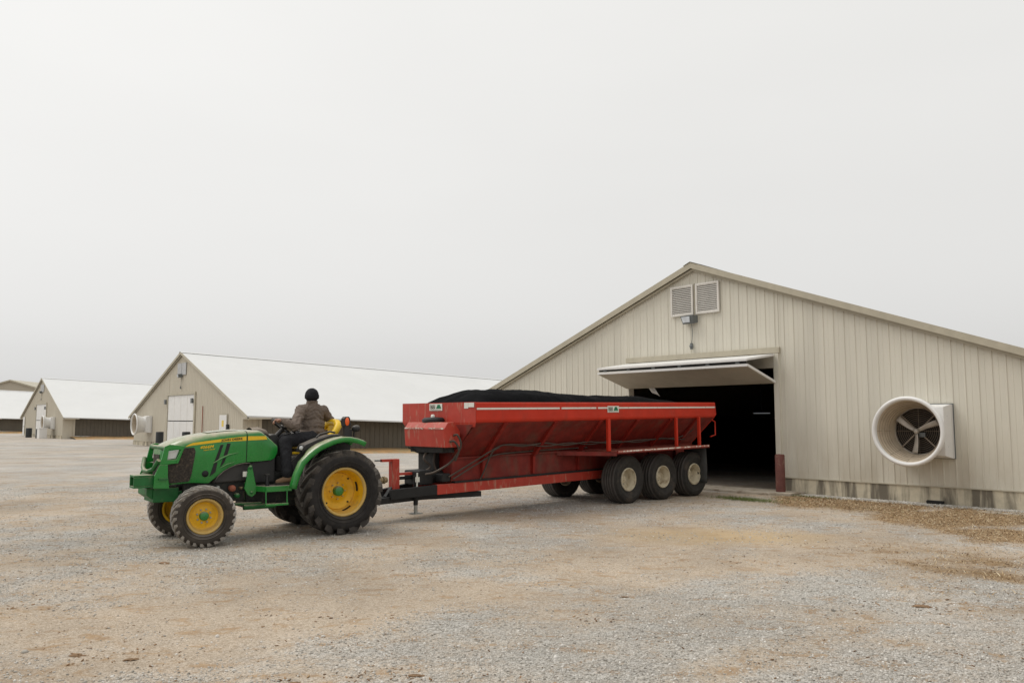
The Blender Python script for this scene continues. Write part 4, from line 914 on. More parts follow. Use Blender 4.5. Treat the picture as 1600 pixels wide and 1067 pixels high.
# fender decks and posts
for sg in (0, 1):
    f = (lambda b: b) if sg == 0 else sym
    y0, y1 = sorted((-f(.20), -f(-.64)))
    q = MB(); q.box((-.62, y0, 1.030), (2.53, y1, 1.045)); d_ = q.build('fender_deck', 'red_deck', TR)
    q = MB(); ya, yb = sorted((-f(.20), -f(.225))); q.box((-.62, ya, 1.000), (2.53, yb, 1.062)); q.build('deck_edge', 'red_worn_shaded', d_, .004)
    q = MB(); ya, yb = sorted((-f(.2252), -f(.2275))); q.box((-.6, ya, 1.028), (2.51, yb, 1.056)); q.build('edge_stripe', 'chipped_stripe', d_)
    q = MB(); q.add([P3(-.62, f(.20), 1.03), P3(-.62, f(-.64), 1.03), P3(-1.42, f(-.63), 1.06), P3(-.62, f(.20), .96), P3(-.62, f(-.64), .93), P3(-1.42, f(-.63), .98)], [(0, 1, 2), (3, 5, 4), (0, 2, 5, 3), (0, 3, 4, 1)]); q.build('deck_gusset', 'red_worn_shaded', TR)
    for s, w_ in ((-.655, .075), (1.575, .055), (2.43, .055)):
        q = MB(); y = -f(.03); q.box((s-w_/2, y-.03, 1.0455), (s+w_/2, y+.03, 1.665)); q.build('deck_post', 'red', TR, .006)
    q = MB(); q.grid([[P3(2.50+.01*math.sin(k*2+j), f(b), 1.03-.10*j) for k, b in enumerate(np.linspace(-.42, .16, 6))] for j in range(9)]); o = q.build('mud_flap', 'mud_flap', TR); o.modifiers.new('t', 'SOLIDIFY').thickness = .012
# wheels
TT = rib_tyre(.478, .40, .225, 'tyre_trailer')
def disc(sg):
    mb = MB(); mb.lathe([(r, sg*h) for r, h in ((.232, .145), (.228, .165), (.212, .168), (.206, .15), (.203, .10), (.188, .09), (.184, .02), (.172, -.03), (.14, -.05), (.085, -.04), (.078, .02), (.06, .04), (0, .045))], 40)
    mb.lathe([(.228, sg*.15), (.228, -sg*.15), (.2, -sg*.15), (.19, 0)], 40); return mb.mesh('trailer_wheel', 'cream_rim')
for sg, bb in ((-1, -.175), (1, sym(-.175))):
    dm = disc(sg); 
    bo = MB()
    bo.lathe([(.012, -sg*.05), (.012, -sg*.01), (0, -sg*.008)], 6, smooth=False); bom = bo.mesh('wheel_nut', 'steel')
    for s in (0, 1.141, 2.282):
        o = link('trailer_wheel', dm, TR); o.location = (s, -bb, .462-PIT*s); o.rotation_euler = (0, random.uniform(0, 6), 0)
        t = link('tyre', TT, o)
        for k in range(8):
            x = link('wheel_nut', bom, o); a = k*math.pi/4; x.location = (.11*math.cos(a), 0, .11*math.sin(a))
for s in (0, 1.141, 2.282):
    q = MB(); q.tube([(s, .2, .462-PIT*s), (s, -sym(-.2), .462-PIT*s)], .055, 10); q.build('axle', 'black_metal', TR)
for b in (-.69, sym(-.69)):
    q = MB(); q.bar(P3(-.4, b, .56), P3(2.7, b, .56), .08, .06); q.build('spring_beam', 'black_metal', TR)
# engine box at the front
q = MB(); b0, b1 = -1.50, -.37
q.prism([(-4.33, 1.245), (-4.35, 1.55), (-4.27, 1.655), (-4.14, 1.66), (-4.01, 1.50), (-4.01, 1.245)], -b0, -b1); bx = q.build('oil_tank', 'red_scuffed', TR, .008)
for b_a, b_c in ((b0+.015, -.93), (-.80, b1-.015)):
    q = MB(); q.box((-4.356, -b_c, 1.545), (-4.3515, -b_a, 1.570)); q.build('white_stripe', 'chipped_stripe', bx)
q = MB(); q.lathe([(.20, 1.655), (.21, 1.70), (.17, 1.735), (0, 1.75)], 28, (-4.08, 1.0, 0), 'z'); q.build('tank_cover', 'black_metal', TR)
q = MB(); q.lathe([(.035, 1.735), (.035, 1.775), (.02, 1.79), (0, 1.79)], 14, (-4.12, .98, 0), 'z'); q.build('filler_cap', 'decal_white', TR)
q = MB(); q.box((-4.25, .55, 1.15), (-4.0, 1.45, 1.24)); q.box((-4.12, .95, .63), (-4.01, 1.40, 1.15)); q.build('tank_stand', 'black_metal', TR)
# tongue: drawbar, tower, gear box
for b in (-.66, sym(-.66)):
    q = MB(); q.bar(P3(-4.28, b, .545), P3(-5.05, CB+(.12 if b > CB else -.12), .50), .07, .16); q.build('tongue_beam', 'black_metal', TR, .006)
q = MB(); q.bar(P3(-5.70, CB, .405), P3(-3.25, CB, .43), .26, .10); q.build('draw_tube', 'black_metal', TR, .006)
q = MB(); q.bar(P3(-5.10, CB, .43), P3(-3.3, -.7, .40), .08, .09); q.bar(P3(-5.10, CB, .43), P3(-3.3, sym(-.7), .40), .08, .09); q.build('lower_brace', 'black_metal', TR)
q = MB(); q.box((-4.955, -CB-.06, .46), (-4.82, -CB+.06, 1.065)); tw = q.build('tongue_tower', 'red_scuffed', TR, .006)
q = MB(); q.bar(P3(-4.82, CB, 1.045), P3(-5.14, CB, 1.05), .06, .045); q.build('tower_arm', 'red_scuffed', tw)
q = MB(); q.bar(P3(-5.13, CB, 1.05), P3(-5.26, CB, 1.055), .03, .02); q.build('tower_hook', 'black_metal', tw)
q = MB(); q.bar(P3(-4.82, CB, .815), P3(-4.5, CB, .81), .08, .04); q.build('top_bar', 'red_scuffed', tw)
q = MB(); q.tube([P3(-4.80, CB, .745), P3(-4.2, CB, .74)], .028, 10); q.build('power_shaft', 'black_metal', TR)
q = MB(); q.tube([P3(-5.62, CB, .70), P3(-5.30, CB, .72)], .05, 12); q.build('power_shaft', 'black_plastic', TR)
q = MB()
for k in range(7): q.lathe([(.0, 0), (.045+.018*(k % 2), .004), (.045+.018*(k % 2), .035), (0, .04)], 10, (-5.34+.045*k, -CB, .735), 'x', smooth=False)
q.build('universal_joint', 'brass', TR)
q = MB(); q.box((-4.55, .80, .62), (-4.25, 1.22, .86)); q.lathe([(0, 0), (.11, .0), (.11, .3), (0, .3)], 16, (-4.25, .95, .74), 'x'); q.box((-4.2, .62, .66), (-4.02, .80, .80)); q.build('gear_box', 'black_metal', TR, .02)
q = MB(); q.prism([(-5.1, .44), (-4.95, .62), (-4.95, .44)], .98, 1.06); q.build('tower_gusset', 'black_metal', TR)
# jack
q = MB(); q.tube([P3(-4.57, -.86, .30), P3(-4.57, -.86, .78)], .038, 12); jk = q.build('jack', 'black_metal', TR)
q = MB(); q.tube([P3(-4.57, -.86, .17), P3(-4.57, -.86, .31)], .030, 12); q.build('jack_leg', 'steel', jk)
q = MB(); q.box((-4.66, .78, .155), (-4.48, .94, .17)); q.build('jack_foot', 'steel', jk, .004)
q = MB(); q.tube([P3(-4.59, -.80, .45), P3(-4.58, -.80, .83)], .014, 8); q.box((-4.60, .79, .68), (-4.54, .83, .76)); q.build('jack_crank', 'decal_white', jk)
# hoses
def hose(pts, r=.013, m='hose', name='hose'):
    P_ = [Vector(P3(*p)) for p in pts]; out = []
    for i in range(len(P_)-1):
        p0, p1, p2, p3 = P_[max(0, i-1)], P_[i], P_[i+1], P_[min(len(P_)-1, i+2)]
        for t in np.linspace(0, 1, 7)[:-1]:
            out.append(.5*((2*p1)+(p2-p0)*t+(2*p0-5*p1+4*p2-p3)*t*t+(3*p1-p0-3*p2+p3)*t**3))
    out.append(P_[-1]); q = MB(); q.tube(out, r, 7); return q.build(name, m, TR)
hose([(-4.16, -.36, 1.44), (-4.12, -.30, 1.44), (-4.06, -.30, 1.25), (-4.15, -.45, 1.0), (-4.35, -.62, .84), (-4.45, -.75, .80)], .018)
hose([(-4.24, -.36, 1.34), (-4.18, -.31, 1.34), (-4.09, -.31, 1.2), (-4.1, -.4, 1.02)], .018)
hose([(-4.08, -.60, .74), (-3.6, -.5, .98), (-3.15, -.42, 1.2), (-2.9, -.40, 1.24), (-2.5, -.42, 1.2), (-2.0, -.38, 1.24), (-1.4, -.42, 1.18), (-.8, -.38, 1.22), (0, -.42, 1.17), (.8, -.40, 1.20), (1.6, -.42, 1.2), (2.3, -.4, 1.22), (2.75, -.3, 1.4)], .014)
hose([(-2.9, -.40, 1.25), (-2.4, -.40, 1.22), (-1.9, -.40, 1.18), (-1.3, -.40, 1.22), (-.7, -.41, 1.17), (0, -.40, 1.21), (.8, -.42, 1.16), (1.6, -.40, 1.22), (2.2, -.42, 1.17), (2.5, -.40, 1.18)], .011)
hose([(-4.0, -.58, .70), (-3.5, -.54, .93), (-3.1, -.55, 1.06), (-2.4, -.58, 1.09), (-1.4, -.58, 1.10), (-.6, -.57, 1.10)], .013)
hose([(-3.42, -.55, .66), (-3.34, -.53, .82), (-3.24, -.44, 1.12), (-3.10, -.41, 1.2)], .014)
hose([(-4.1, -1.1, 1.2), (-4.3, -1.0, 1.05), (-4.2, -.95, .9), (-4.4, -.95, .8)], .02)
hose([(-4.08, -.95, 1.2), (-4.15, -.92, 1.0), (-4.12, -.9, .85)], .02)
hose([(-4.3, -1.45, 1.22), (-4.2, -1.2, 1.12), (-4.0, -1.0, 1.16)], .012, 'black_metal')
# decals
def decal(s0, s1, b0_, b1_, z0, z1, front):
    q = MB()
    if front: q.box((FS-.0225, -b1_, z0), (FS-.0185, -b0_, z1))
    else: q.box((s0, -.0265, z0), (s1, -.0235, z1))
    dd = q.build('maker_decal', 'decal_white', TR)
    w_ = (b1_-b0_) if front else (s1-s0); h_ = z1-z0
    base = Matrix.Translation((FS-.0232, -b0_, z0)) @ Matrix.Rotation(R(-90), 4, 'Z') @ Matrix.Rotation(R(90), 4, 'X') if front else Matrix.Translation((s0, -.0272, z0)) @ Matrix.Rotation(R(90), 4, 'X')
    text_mesh('BBI', h_*.82, 'lettering', 'dark_text', dd, base @ Matrix.Translation((w_*.06, h_*.26, 0)), sx=.62*w_/(h_*1.75))
    lg = MB(); lg.add([(w_*.52, h_*.28, 0), (w_*.95, h_*.28, 0), (w_*.82, h_*.86, 0), (w_*.65, h_*.86, 0)], [(0, 1, 2, 3)]); me = lg.mesh('emblem', 'decal_green'); me.transform(base); o = link('emblem', me, dd); o.modifiers.new('t', 'SOLIDIFY').thickness = .0015
    ln = MB(); ln.add([(w_*.08, h_*.10, 0), (w_*.92, h_*.10, 0), (w_*.92, h_*.16, 0), (w_*.08, h_*.16, 0)], [(0, 1, 2, 3)]); me = ln.mesh('small_print', 'dark_text'); me.transform(base); o = link('small_print', me, dd); o.modifiers.new('t', 'SOLIDIFY').thickness = .0015
decal(0, 0, -1.225, -.865, 1.855, 1.975, True)
decal(-.66, -.32, 0, 0, 1.79, 1.915, False)
for (b_a, b_c, z0, m) in ((-.27, -.165, 1.885, 'decal_white'), (-.16, -.015, 1.905, 'decal_white')):
    q = MB(); q.box((FS-.022, -b_c, z0), (FS-.0185, -b_a, 1.98)); q.build('warning_decal', m, TR)
# ---- load mounded above the rim (in trailer coordinates)
HZ = [(-3.95, 1.86), (-3.80, 1.93), (-3.62, 2.06), (-3.40, 2.165), (-3.2, 2.205), (-2.85, 2.232), (-2.3, 2.222), (-1.9, 2.198), (-1.48, 2.172), (-1.2, 2.160), (-.8, 2.135), (-.68, 2.125), (-.3, 2.115), (-.27, 2.135), (.2, 2.135), (.7, 2.125), (1.2, 2.11), (1.8, 2.06), (2.3, 1.98), (2.6, 1.90)]
q = MB(); rows = []
for s in np.linspace(FS+.03, 2.6, 120):
    row = []
    for t in np.linspace(-1, 1, 33):
        b = CB+t*.985; zc = interp(s, HZ); k = (1-abs(t)**4.)
        edge = 1.88
        z = edge+(zc-edge)*k
        z += .03*mnoise.noise((s*2.7, t*3., 6.))*k+.035*k*mnoise.noise((s*1.6, t*2.2, 1.))+.014*mnoise.noise((s*6, t*6, 4.))+.006*math.sin(s*9+t*4)*k*mnoise.noise((s*.8, t, 2.))
        row.append(P3(s, b, z-.0))
    rows.append(row)
q.grid(rows); ld = q.build('load_mound', 'mound', None, fix=False); ld.location = TR.location; ld.rotation_euler = TR.rotation_euler
tag(ld, 'smooth black load mounded above the rim of the red trailer', 'load')

# ------------------------------------------------------------------ driver (tractor coordinates)
DR = empty('person', T.location, HD)
tag(DR, 'person in brown jacket and black beanie driving the tractor, seen from behind', 'person')
def blob(mb, c, r, n=14):
    c = Vector(c); r = r if isinstance(r, (tuple, list)) else (r, r, r); rows = []
    for i in range(n//2+1):
        a = math.pi*i/(n//2); rows.append([(c.x+r[0]*math.sin(a)*math.cos(2*math.pi*k/n), c.y+r[1]*math.sin(a)*math.sin(2*math.pi*k/n), c.z+r[2]*math.cos(a)) for k in range(n)])
    mb.grid(rows, True, True)
def chain(mb, pts, rad, n=14):
    for p, r in zip(pts, rad): blob(mb, p, r, n)
    for (p, r), (q, s) in zip(zip(pts, rad), list(zip(pts, rad))[1:]):
        mb.tube([p, [(a+b)/2 for a, b in zip(p, q)], q], [r, (r+s)/2, s], n)
def fuse(mb, name, m, vox, smooth=6, wrinkle=0., wf=(20, 20, 20), parent=DR):
    me = mb.mesh(name, m); o = bpy.data.objects.new(name, me); C.objects.link(o)
    rm_ = o.modifiers.new('r', 'REMESH'); rm_.mode = 'VOXEL'; rm_.voxel_size = vox
    s_ = o.modifiers.new('s', 'SMOOTH'); s_.iterations = smooth; s_.factor = .5
    bpy.context.view_layer.update()
    nm = bpy.data.meshes.new_from_object(o.evaluated_get(bpy.context.evaluated_depsgraph_get())); bpy.data.objects.remove(o)
    if wrinkle:
        nn = [v.normal.copy() for v in nm.vertices]
        for v, n_ in zip(nm.vertices, nn):
            p = v.co; k = mnoise.noise((p.x*wf[0], p.y*wf[1], p.z*wf[2]+3*mnoise.noise((p.x*5, p.y*5, p.z*5))))+.5*mnoise.noise((p.x*40, p.y*40, p.z*40))
            v.co = p+n_*wrinkle*k
    nm.polygons.foreach_set('use_smooth', [True]*len(nm.polygons)); nm.materials.clear(); nm.materials.append(MATS[m])
    return link(name, nm, parent)
# joints: torso twisted to the right, back towards the camera
HIP = (.13, -.02, 1.39); NECK = (.135, -.03, 1.885); HEAD = (.14, -.035, 2.005)
LS = (.315, .0, 1.785); RS_ = (-.055, -.06, 1.785)
LE = (.50, .22, 1.545); LH = (.675, .13, 1.625)
RE = (-.27, -.20, 1.60); RH = (-.30, -.42, 1.52)
LHp, LK, LA = (.20, .12, 1.36), (.64, .22, 1.32), (.66, .40, .86)
RHp, RK, RA_ = (.16, -.12, 1.36), (.62, -.24, 1.32), (.70, -.36, .86)
body = MB()
blob(body, HEAD, (.088, .098, .118), 20); blob(body, (HEAD[0]-.01, HEAD[1]-.055, HEAD[2]-.065), (.055, .055, .05))
blob(body, (HEAD[0]-.005, HEAD[1]-.105, HEAD[2]-.02), (.016, .024, .024), 10)                # nose, facing away
for sx_ in (-1, 1): blob(body, (HEAD[0]+sx_*.087, HEAD[1]+.01, HEAD[2]-.02), (.014, .025, .034), 10)   # ears
blob(body, (HEAD[0]-.005, HEAD[1]-.088, HEAD[2]-.068), (.028, .012, .010), 8)                # mouth
chain(body, [HEAD, NECK, (.135, -.03, 1.78)], [.06, .056, .06])
chain(body, [(.135, -.03, 1.72), (.13, -.02, 1.55), HIP], [.085, .09, .1])
chain(body, [LS, LE, LH], [.045, .038, .030]); chain(body, [RS_, RE, RH], [.045, .038, .030])
chain(body, [LHp, LK, LA], [.085, .06, .042]); chain(body, [RHp, RK, RA_], [.085, .06, .042])
chain(body, [HIP, LHp], [.1, .085]); chain(body, [HIP, RHp], [.1, .085])
def hand(mb, wrist, fwd, side, curl):
    W_ = Vector(wrist); f = Vector(fwd).normalized(); s = Vector(side).normalized(); u = f.cross(s)
    chain(mb, [W_, W_+f*.045], [.03, .034], 10); chain(mb, [W_+f*.04-s*.025, W_+f*.07-s*.027], [.02, .016], 10); chain(mb, [W_+f*.04+s*.02, W_+f*.08+s*.025], [.022, .018], 10)
    for i, (o, ln) in enumerate(zip((-.033, -.011, .011, .033), (.060, .075, .080, .072))):
        a = W_+f*.075+s*o; b = a+f*ln*.42+u*curl*.02; c = b+f*ln*.12+u*curl*ln*.38; d = c-f*ln*.22+u*curl*ln*.2
        chain(mb, [a, b, c, d], [.0095, .009, .0085, .008], 8)
    a = W_+f*.02+s*.035; chain(mb, [a, a+s*.025+f*.03+u*curl*.012, a+s*.02+f*.055+u*curl*.03], [.012, .0105, .009], 8)
hand(body, LH, (.95, -.15, .12), (.1, .9, .3), -1.)
hand(body, RH, (-.35, -.8, -.3), (.9, -.3, 0), 1.)
fuse(body, 'body', 'skin', .0075, 4)
jk_ = MB()
chain(jk_, [(.135, -.03, 1.87), (.135, -.03, 1.80)], [.078, .10])
blob(jk_, (.135, -.035, 1.69), (.195, .125, .155), 20); blob(jk_, (.12, -.02, 1.55), (.195, .135, .16), 20); blob(jk_, (.115, -.01, 1.45), (.205, .155, .10), 20)
chain(jk_, [(.135, -.03, 1.80), LS], [.09, .088]); chain(jk_, [(.135, -.03, 1.80), RS_], [.09, .088])
chain(jk_, [LS, (.42, .12, 1.655), LE, (.585, .185, 1.585), (.655, .14, 1.615)], [.085, .076, .074, .062, .048])
chain(jk_, [RS_, (-.17, -.14, 1.69), RE, (-.285, -.30, 1.57), (-.30, -.40, 1.53)], [.085, .076, .072, .060, .048])
jk_.lathe([(.062, 1.86), (.082, 1.868), (.080, 1.935), (.064, 1.94)], 20, (.135, -.03, 0), 'z')
fuse(jk_, 'jacket', 'jacket', .010, 4, .017, (12, 12, 24))
tr_ = MB()
chain(tr_, [HIP, LHp], [.13, .115]); chain(tr_, [HIP, RHp], [.13, .115])
chain(tr_, [LHp, (.43, .18, 1.355), LK, (.655, .31, 1.08), (.66, .385, .88)], [.115, .105, .092, .085, .088])
chain(tr_, [RHp, (.40, -.18, 1.355), RK, (.67, -.31, 1.08), (.69, -.35, .88)], [.115, .105, .092, .085, .088])
fuse(tr_, 'trousers', 'trousers', .010, 5, .008, (18, 18, 14))
be = MB(); blob(be, (HEAD[0], HEAD[1]+.008, HEAD[2]+.008), (.104, .112, .115), 20); be.lathe([(.098, -.075), (.107, -.07), (.110, -.02), (.104, -.012)], 24, (HEAD[0], HEAD[1]+.012, HEAD[2]+.03), 'z'); 
fuse(be, 'beanie', 'beanie', .008, 3, .003, (40, 40, 10))
for (ax, ay) in ((.66, .395), (.70, -.36)):
    bt = MB(); chain(bt, [(ax-.03, ay, .80), (ax+.06, ay, .785), (ax+.15, ay+.005, .765)], [.046, .045, .036], 12); chain(bt, [(ax, ay, .90), (ax-.02, ay, .80)], [.055, .05], 12)
    b_ = fuse(bt, 'boot', 'boot', .008, 4)
    q = MB(); q.prism([(ax-.085, ay-.035), (ax+.04, ay-.045), (ax+.17, ay-.04), (ax+.195, ay), (ax+.17, ay+.045), (ax+.04, ay+.045), (ax-.085, ay+.035)], .7225, .752, 'z'); q.build('boot_sole', 'boot_sole', b_, .006)

# ------------------------------------------------------------------ scattered small stuff
def merged(name, base_v, base_f, pos, rot, scl, tone, mt, smooth=False):
    """many copies of small shapes joined into one mesh; base_v: list of variants (k,3)"""
    V = []; F = []; TN = []; off = 0; nv = len(base_v[0])
    idx = rng.integers(0, len(base_v), len(pos)); bv = np.array(base_v)[idx]               # n,k,3
    cx, sx_ = np.cos(rot[:, 0]), np.sin(rot[:, 0]); cy, sy_ = np.cos(rot[:, 1]), np.sin(rot[:, 1]); cz, sz_ = np.cos(rot[:, 2]), np.sin(rot[:, 2])
    v = bv*scl[:, None, :]
    x, y, z = v[..., 0], v[..., 1], v[..., 2]
    y, z = y*cx[:, None]-z*sx_[:, None], y*sx_[:, None]+z*cx[:, None]
    x, z = x*cy[:, None]+z*sy_[:, None], -x*sy_[:, None]+z*cy[:, None]
    x, y = x*cz[:, None]-y*sz_[:, None], x*sz_[:, None]+y*cz[:, None]
    V = np.stack([x, y, z], -1)+pos[:, None, :]
    bf = np.array(base_f); k = bf.shape[1]
    F = (bf[None]+(np.arange(len(pos))*nv)[:, None, None]).reshape(-1, k)
    me = bpy.data.meshes.new(name); me.vertices.add(V.shape[0]*nv); me.vertices.foreach_set('co', V.reshape(-1).astype(np.float32))
    me.loops.add(F.size); me.loops.foreach_set('vertex_index', F.reshape(-1).astype(np.int32)); me.polygons.add(len(F))
    me.polygons.foreach_set('loop_start', (np.arange(len(F))*k).astype(np.int32)); me.polygons.foreach_set('loop_total', np.full(len(F), k, np.int32))
    if smooth: me.polygons.foreach_set('use_smooth', [True]*len(F))
    at = me.attributes.new('tone', 'FLOAT', 'POINT'); at.data.foreach_set('value', np.repeat(tone, nv).astype(np.float32))
    me.update(calc_edges=True); me.materials.append(mt)
    o = link(name, me); o['kind'] = 'stuff'; return o
def tone_mat(name, cols, rough=.9):
    m = bpy.data.materials.new(name); m.use_nodes = True; t = m.node_tree; bs = t.nodes['Principled BSDF']; bs.inputs['Roughness'].default_value = rough; bs.inputs['Specular IOR Level'].default_value = .2
    a = t.nodes.new('ShaderNodeAttribute'); a.attribute_name = 'tone'; r = t.nodes.new('ShaderNodeValToRGB'); e = r.color_ramp.elements
    e[0].position = 0; e[0].color = (*cols[0], 1); e[1].position = 1; e[1].color = (*cols[-1], 1)
    for i, c in enumerate(cols[1:-1]): k = e.new((i+1)/(len(cols)-1)); k.color = (*c, 1)
    t.links.new(a.outputs['Fac'], r.inputs[0]); t.links.new(r.outputs[0], bs.inputs['Base Color']); return m
# gravel: angular stones, densest where the yard is greyest
phi = (1+5**.5)/2
ICO = np.array([(-1, phi, 0), (1, phi, 0), (-1, -phi, 0), (1, -phi, 0), (0, -1, phi), (0, 1, phi), (0, -1, -phi), (0, 1, -phi), (phi, 0, -1), (phi, 0, 1), (-phi, 0, -1), (-phi, 0, 1)])/math.hypot(1, phi)
ICF = [(0, 11, 5), (0, 5, 1), (0, 1, 7), (0, 7, 10), (0, 10, 11), (1, 5, 9), (5, 11, 4), (11, 10, 2), (10, 7, 6), (7, 1, 8), (3, 9, 4), (3, 4, 2), (3, 2, 6), (3, 6, 8), (3, 8, 9), (4, 9, 5), (2, 4, 11), (6, 2, 10), (8, 6, 7), (9, 8, 1)]
stones = [ICO*(1+rng.uniform(-.32, .32, (12, 1)))*np.array([1, rng.uniform(.6, 1), rng.uniform(.5, .8)]) for _ in range(16)]
def wedge(n, y0, y1, pw, half=.78):
    y = y0+(y1-y0)*rng.random(n)**pw; x = (rng.random(n)*2-1)*half*(y+.8); return x, y
def keep_gravel(x, y, amount):
    k = np.array([grey(a, b) for a, b in zip(x, y)])
    return rng.random(len(x)) < np.clip(.34+k*.75, .03, 1)*amount
def in_barn(x, y):
    X = x-A0[0]; Y = y-A0[1]; u = X*D2[0]+Y*D2[1]; o = -(X*N2[0]+Y*N2[1]); return u, o
SX, SY, SC = [], [], []
for n, a, b, pw, s0, s1 in ((150000, 4.2, 9.8, 1.15, .004, .0125), (46000, 9, 19, 1.2, .008, .017), (1500, 4.3, 12, 1.4, .012, .024)):
    x, y = wedge(n, a, b, pw); k = keep_gravel(x, y, 1.); u, o = in_barn(x, y); k &= (o > .1) & (np.array([straw_at(a_, b_) for a_, b_ in zip(x, y)]) < .35*rng.random(n)+.05)
    x, y = x[k], y[k]; SX.append(x); SY.append(y); SC.append(s0+(s1-s0)*rng.random(len(x))**2)
# clean gravel strip along the footing
u = rng.uniform(2.7, 10.5, 5000); o = .06+np.abs(rng.normal(0, .2, 5000)); SX.append(A0[0]+D2[0]*u-N2[0]*o); SY.append(A0[1]+D2[1]*u-N2[1]*o); SC.append(rng.uniform(.012, .026, 5000))
SX = np.concatenate(SX); SY = np.concatenate(SY); SC = np.concatenate(SC)
z = np.array([H(a, b) for a, b in zip(SX, SY)])+SC*.12
n = len(SX)
merged('gravel', stones, ICF, np.stack([SX, SY, z], 1), rng.uniform(-.5, .5, (n, 3))*np.array([1, 1, 12]), SC[:, None]*rng.uniform(.8, 1.2, (n, 3)), np.clip(rng.normal(.5, .24, n), 0, 1),
       tone_mat('gravel', [(.22, .20, .172), (.36, .335, .295), (.44, .412, .365), (.52, .49, .445), (.66, .63, .585)]))
# shavings and crumbs of litter dropped on the yard
chip_v = [np.array([(-1, -.35, 0), (1, -.25, .05), (.9, .35, .1), (-.9, .3, 0), (-.9, -.3, .28), (.85, -.2, .32), (.8, .3, .34), (-.8, .25, .28)])*np.array([1, rng.uniform(.5, 1.2), rng.uniform(.6, 1.6)])+rng.uniform(-.12, .12, (8, 3)) for _ in range(10)]
chip_f = [(0, 3, 2, 1), (4, 5, 6, 7), (0, 1, 5, 4), (1, 2, 6, 5), (2, 3, 7, 6), (3, 0, 4, 7)]
px_, py_ = [], []; sc_ = []
spots = [(-3.0, 5.55, .16, 46), (-2.65, 5.45, .13, 26), (-.85, 5.1, .22, 60), (-1.3, 4.95, .2, 50), (-.75, 5.25, .12, 26), (-3.7, 9.0, .18, 40), (-4.9, 8.6, .3, 50), (-6.6, 9.9, .5, 90), (-8.6, 12.6, .6, 70), (-5.7, 12.2, .5, 60), (-1.6, 6.6, .15, 26), (-1.0, 8.4, .15, 22), (.7, 6.6, .14, 20), (3.5, 6.9, .3, 70), (4.0, 7.1, .2, 40), (5.6, 8.8, .5, 90), (6.3, 8.1, .5, 80),
         (.2, 12.6, .5, 60), (1.4, 14.6, .7, 90), (2.9, 9.2, .4, 40), (2.2, 12.9, .6, 60), (-.6, 12.2, .3, 40), (4.4, 10.6, .5, 50), (1.9, 5.6, .2, 20), (3.1, 5.5, .3, 40), (-2.5, 8.0, .3, 26), (.2, 4.9, .2, 20), (-4.2, 6.9, .2, 26), (-1.9, 10.2, .5, 40), (4.3, 15.6, .8, 120), (5.0, 17.0, .7, 110)]
for (a, b, sd_, n) in spots:
    n = int(n*.6)
    px_.append(rng.normal(a, sd_*1.4, n)); py_.append(rng.normal(b, sd_*.55, n)); sc_.append(rng.uniform(.005, .017, n))
x, y = wedge(9000, 4.3, 17, 1.15); k = np.array([mnoise.noise((a*.9, b*1.1, 3.7))+.5*mnoise.noise((a*3, b*3, 1.)) for a, b in zip(x, y)])+rng.normal(0, .3, 9000) > .12; x, y = x[k], y[k]; px_.append(x); py_.append(y); sc_.append(.003+.010*rng.random(len(x))**2)
x = np.concatenate(px_); y = np.concatenate(py_); s_ = np.concatenate(sc_); u, o = in_barn(x, y); k = o > .05; x, y, s_ = x[k], y[k], s_[k]; n = len(x)
z = np.array([H(a, b) for a, b in zip(x, y)])+.002
merged('litter_crumbs', chip_v, chip_f, np.stack([x, y, z], 1), rng.uniform(-.35, .35, (n, 3))*np.array([1, 1, 18]), s_[:, None]*rng.uniform(.7, 1.4, (n, 3)), rng.random(n),
       tone_mat('litter', [(.11, .065, .035), (.20, .115, .06), (.30, .18, .095), (.40, .27, .15)]))
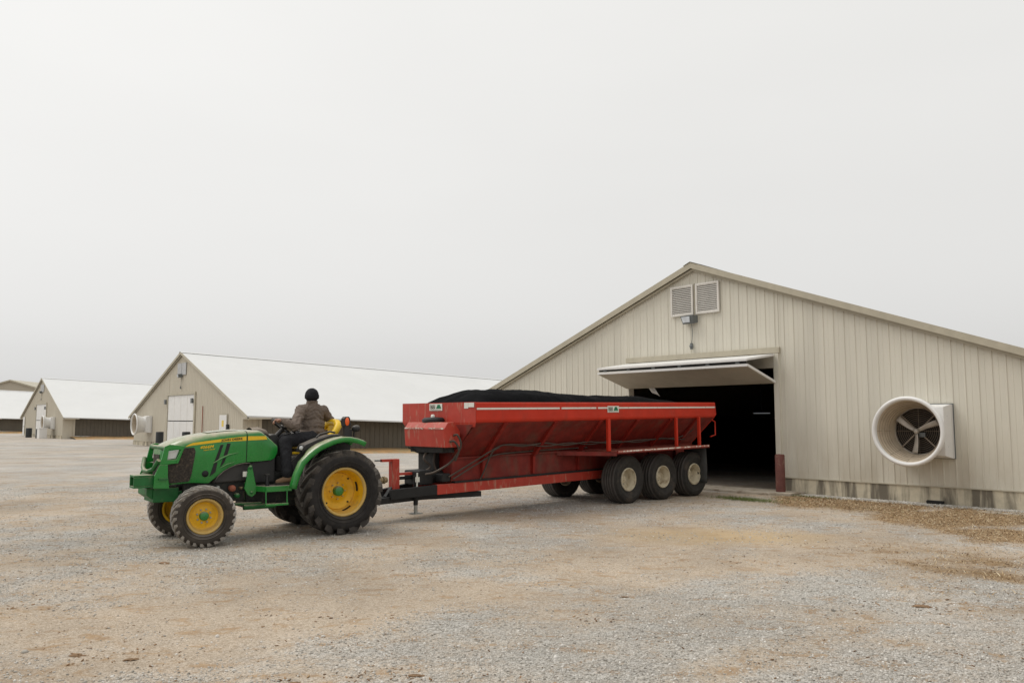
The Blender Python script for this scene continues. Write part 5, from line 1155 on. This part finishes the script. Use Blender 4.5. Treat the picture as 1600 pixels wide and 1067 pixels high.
# larger clods that can be told apart
clod = []
for v in range(4):
    mb = MB(); rows = []
    for i in range(7):
        a = math.pi*i/6; rows.append([tuple(Vector((math.sin(a)*math.cos(t)*1.0, math.sin(a)*math.sin(t)*.6, math.cos(a)*.6))*(1+.75*mnoise.noise((math.cos(t)*2.2+v*5, math.sin(t)*2.2, a*1.6)))) for t in np.linspace(0, 2*math.pi, 13)[:-1]])
    mb.grid(rows, False, True)
    if 'clod' not in MATS: mat('clod', (.27, .17, .095), .95, var=.3, scale=9, bump=.8, bscale=12)
    clod.append(mb.mesh('dirt_clod', 'clod'))
for i, (a, b, s, lab) in enumerate(((-3.05, 5.58, .085, 'flat brown litter clod alone on the gravel near the bottom left corner'), (-2.62, 5.47, .075, 'small brown litter clod right of the one near the bottom left corner'),
        (-4.0, 9.05, .12, 'brown litter clod on the gravel just in front of the tractor'), (-.62, 5.15, .08, 'brown litter clod at the bottom edge left of centre among loose crumbs'), (-1.35, 4.98, .09, 'wide brown litter clod nearest the bottom edge of the yard'),
        (1.05, 7.4, .05, 'dark brown litter clod on the open gravel in front of the trailer'), (3.62, 6.98, .13, 'broad orange-brown litter clod in the lower right of the yard'), (6.05, 8.55, .09, 'brown litter clod at the right edge below the straw'))):
    o = link('dirt_clod', clod[i % 4]); o.location = (a, b, H(a, b)+.004); o.scale = (s*.6, s*.45, s*.2); o.rotation_euler = (0, 0, rng.uniform(-.4, .4))
    tag(o, lab, 'clod', 'dried litter clods on the yard')

# grass blades
def blades(name, x, y, hgt, lean, tone, mt, wx=.35, zs=1.):
    n = len(x); bv = []
    for _ in range(8):
        w_ = .5; cu = rng.uniform(.2, .9); bv.append(np.array([(-w_*.10, 0, 0), (w_*.10, 0, 0), (-w_*.07, cu*.35, .55), (w_*.07, cu*.35, .55), (0, cu, .95), (.005, cu, .95)]))
    z = np.array([H(a, b) for a, b in zip(x, y)])-.002
    rot = np.stack([rng.uniform(-lean, 0, n), rng.uniform(-.4, .4, n), rng.uniform(0, 6.3, n)], 1)
    return merged(name, bv, [(0, 1, 3, 2), (2, 3, 5, 4)], np.stack([x, y, z], 1), rot, hgt[:, None]*np.array([[wx, 1, zs]])*rng.uniform(.7, 1.3, (n, 1)), tone, mt)
n = 190000; u = rng.uniform(1.9, 11.5, n); o = .35+rng.random(n)**1.1*8.4
x = A0[0]+D2[0]*u-N2[0]*o; y = A0[1]+D2[1]*u-N2[1]*o; k = np.array([straw_at(a, b) for a, b in zip(x, y)]) > rng.random(n)*1.1+.03; x, y = x[k], y[k]; n = len(x)
blades('dry_grass', x, y, rng.uniform(.04, .10, n), .5, np.clip(rng.normal(.55, .3, n), 0, 1), tone_mat('straw', [(.08, .045, .025), (.20, .12, .06), (.33, .22, .115), (.45, .335, .20), (.60, .51, .36)]), .9, .35)
gx, gy = [], []
for (cu, cv, su, so_, n) in ((2.75, 2.3, .36, .16, 3600), (3.3, .62, .35, .08, 900), (3.3, 1.5, .3, .15, 150), (8.4, .9, .8, .25, 600), (5.6, 2.2, 1., .4, 150)):
    u = rng.normal(cu, su, n); o = rng.normal(cv, so_, n); gx.append(A0[0]+D2[0]*u-N2[0]*o); gy.append(A0[1]+D2[1]*u-N2[1]*o)
x = np.concatenate(gx); y = np.concatenate(gy); n = len(x)
blades('green_grass', x, y, rng.uniform(.03, .075, n), .9, rng.random(n), tone_mat('grass', [(.05, .085, .02), (.09, .13, .03), (.14, .17, .05), (.22, .21, .09)]), .6)
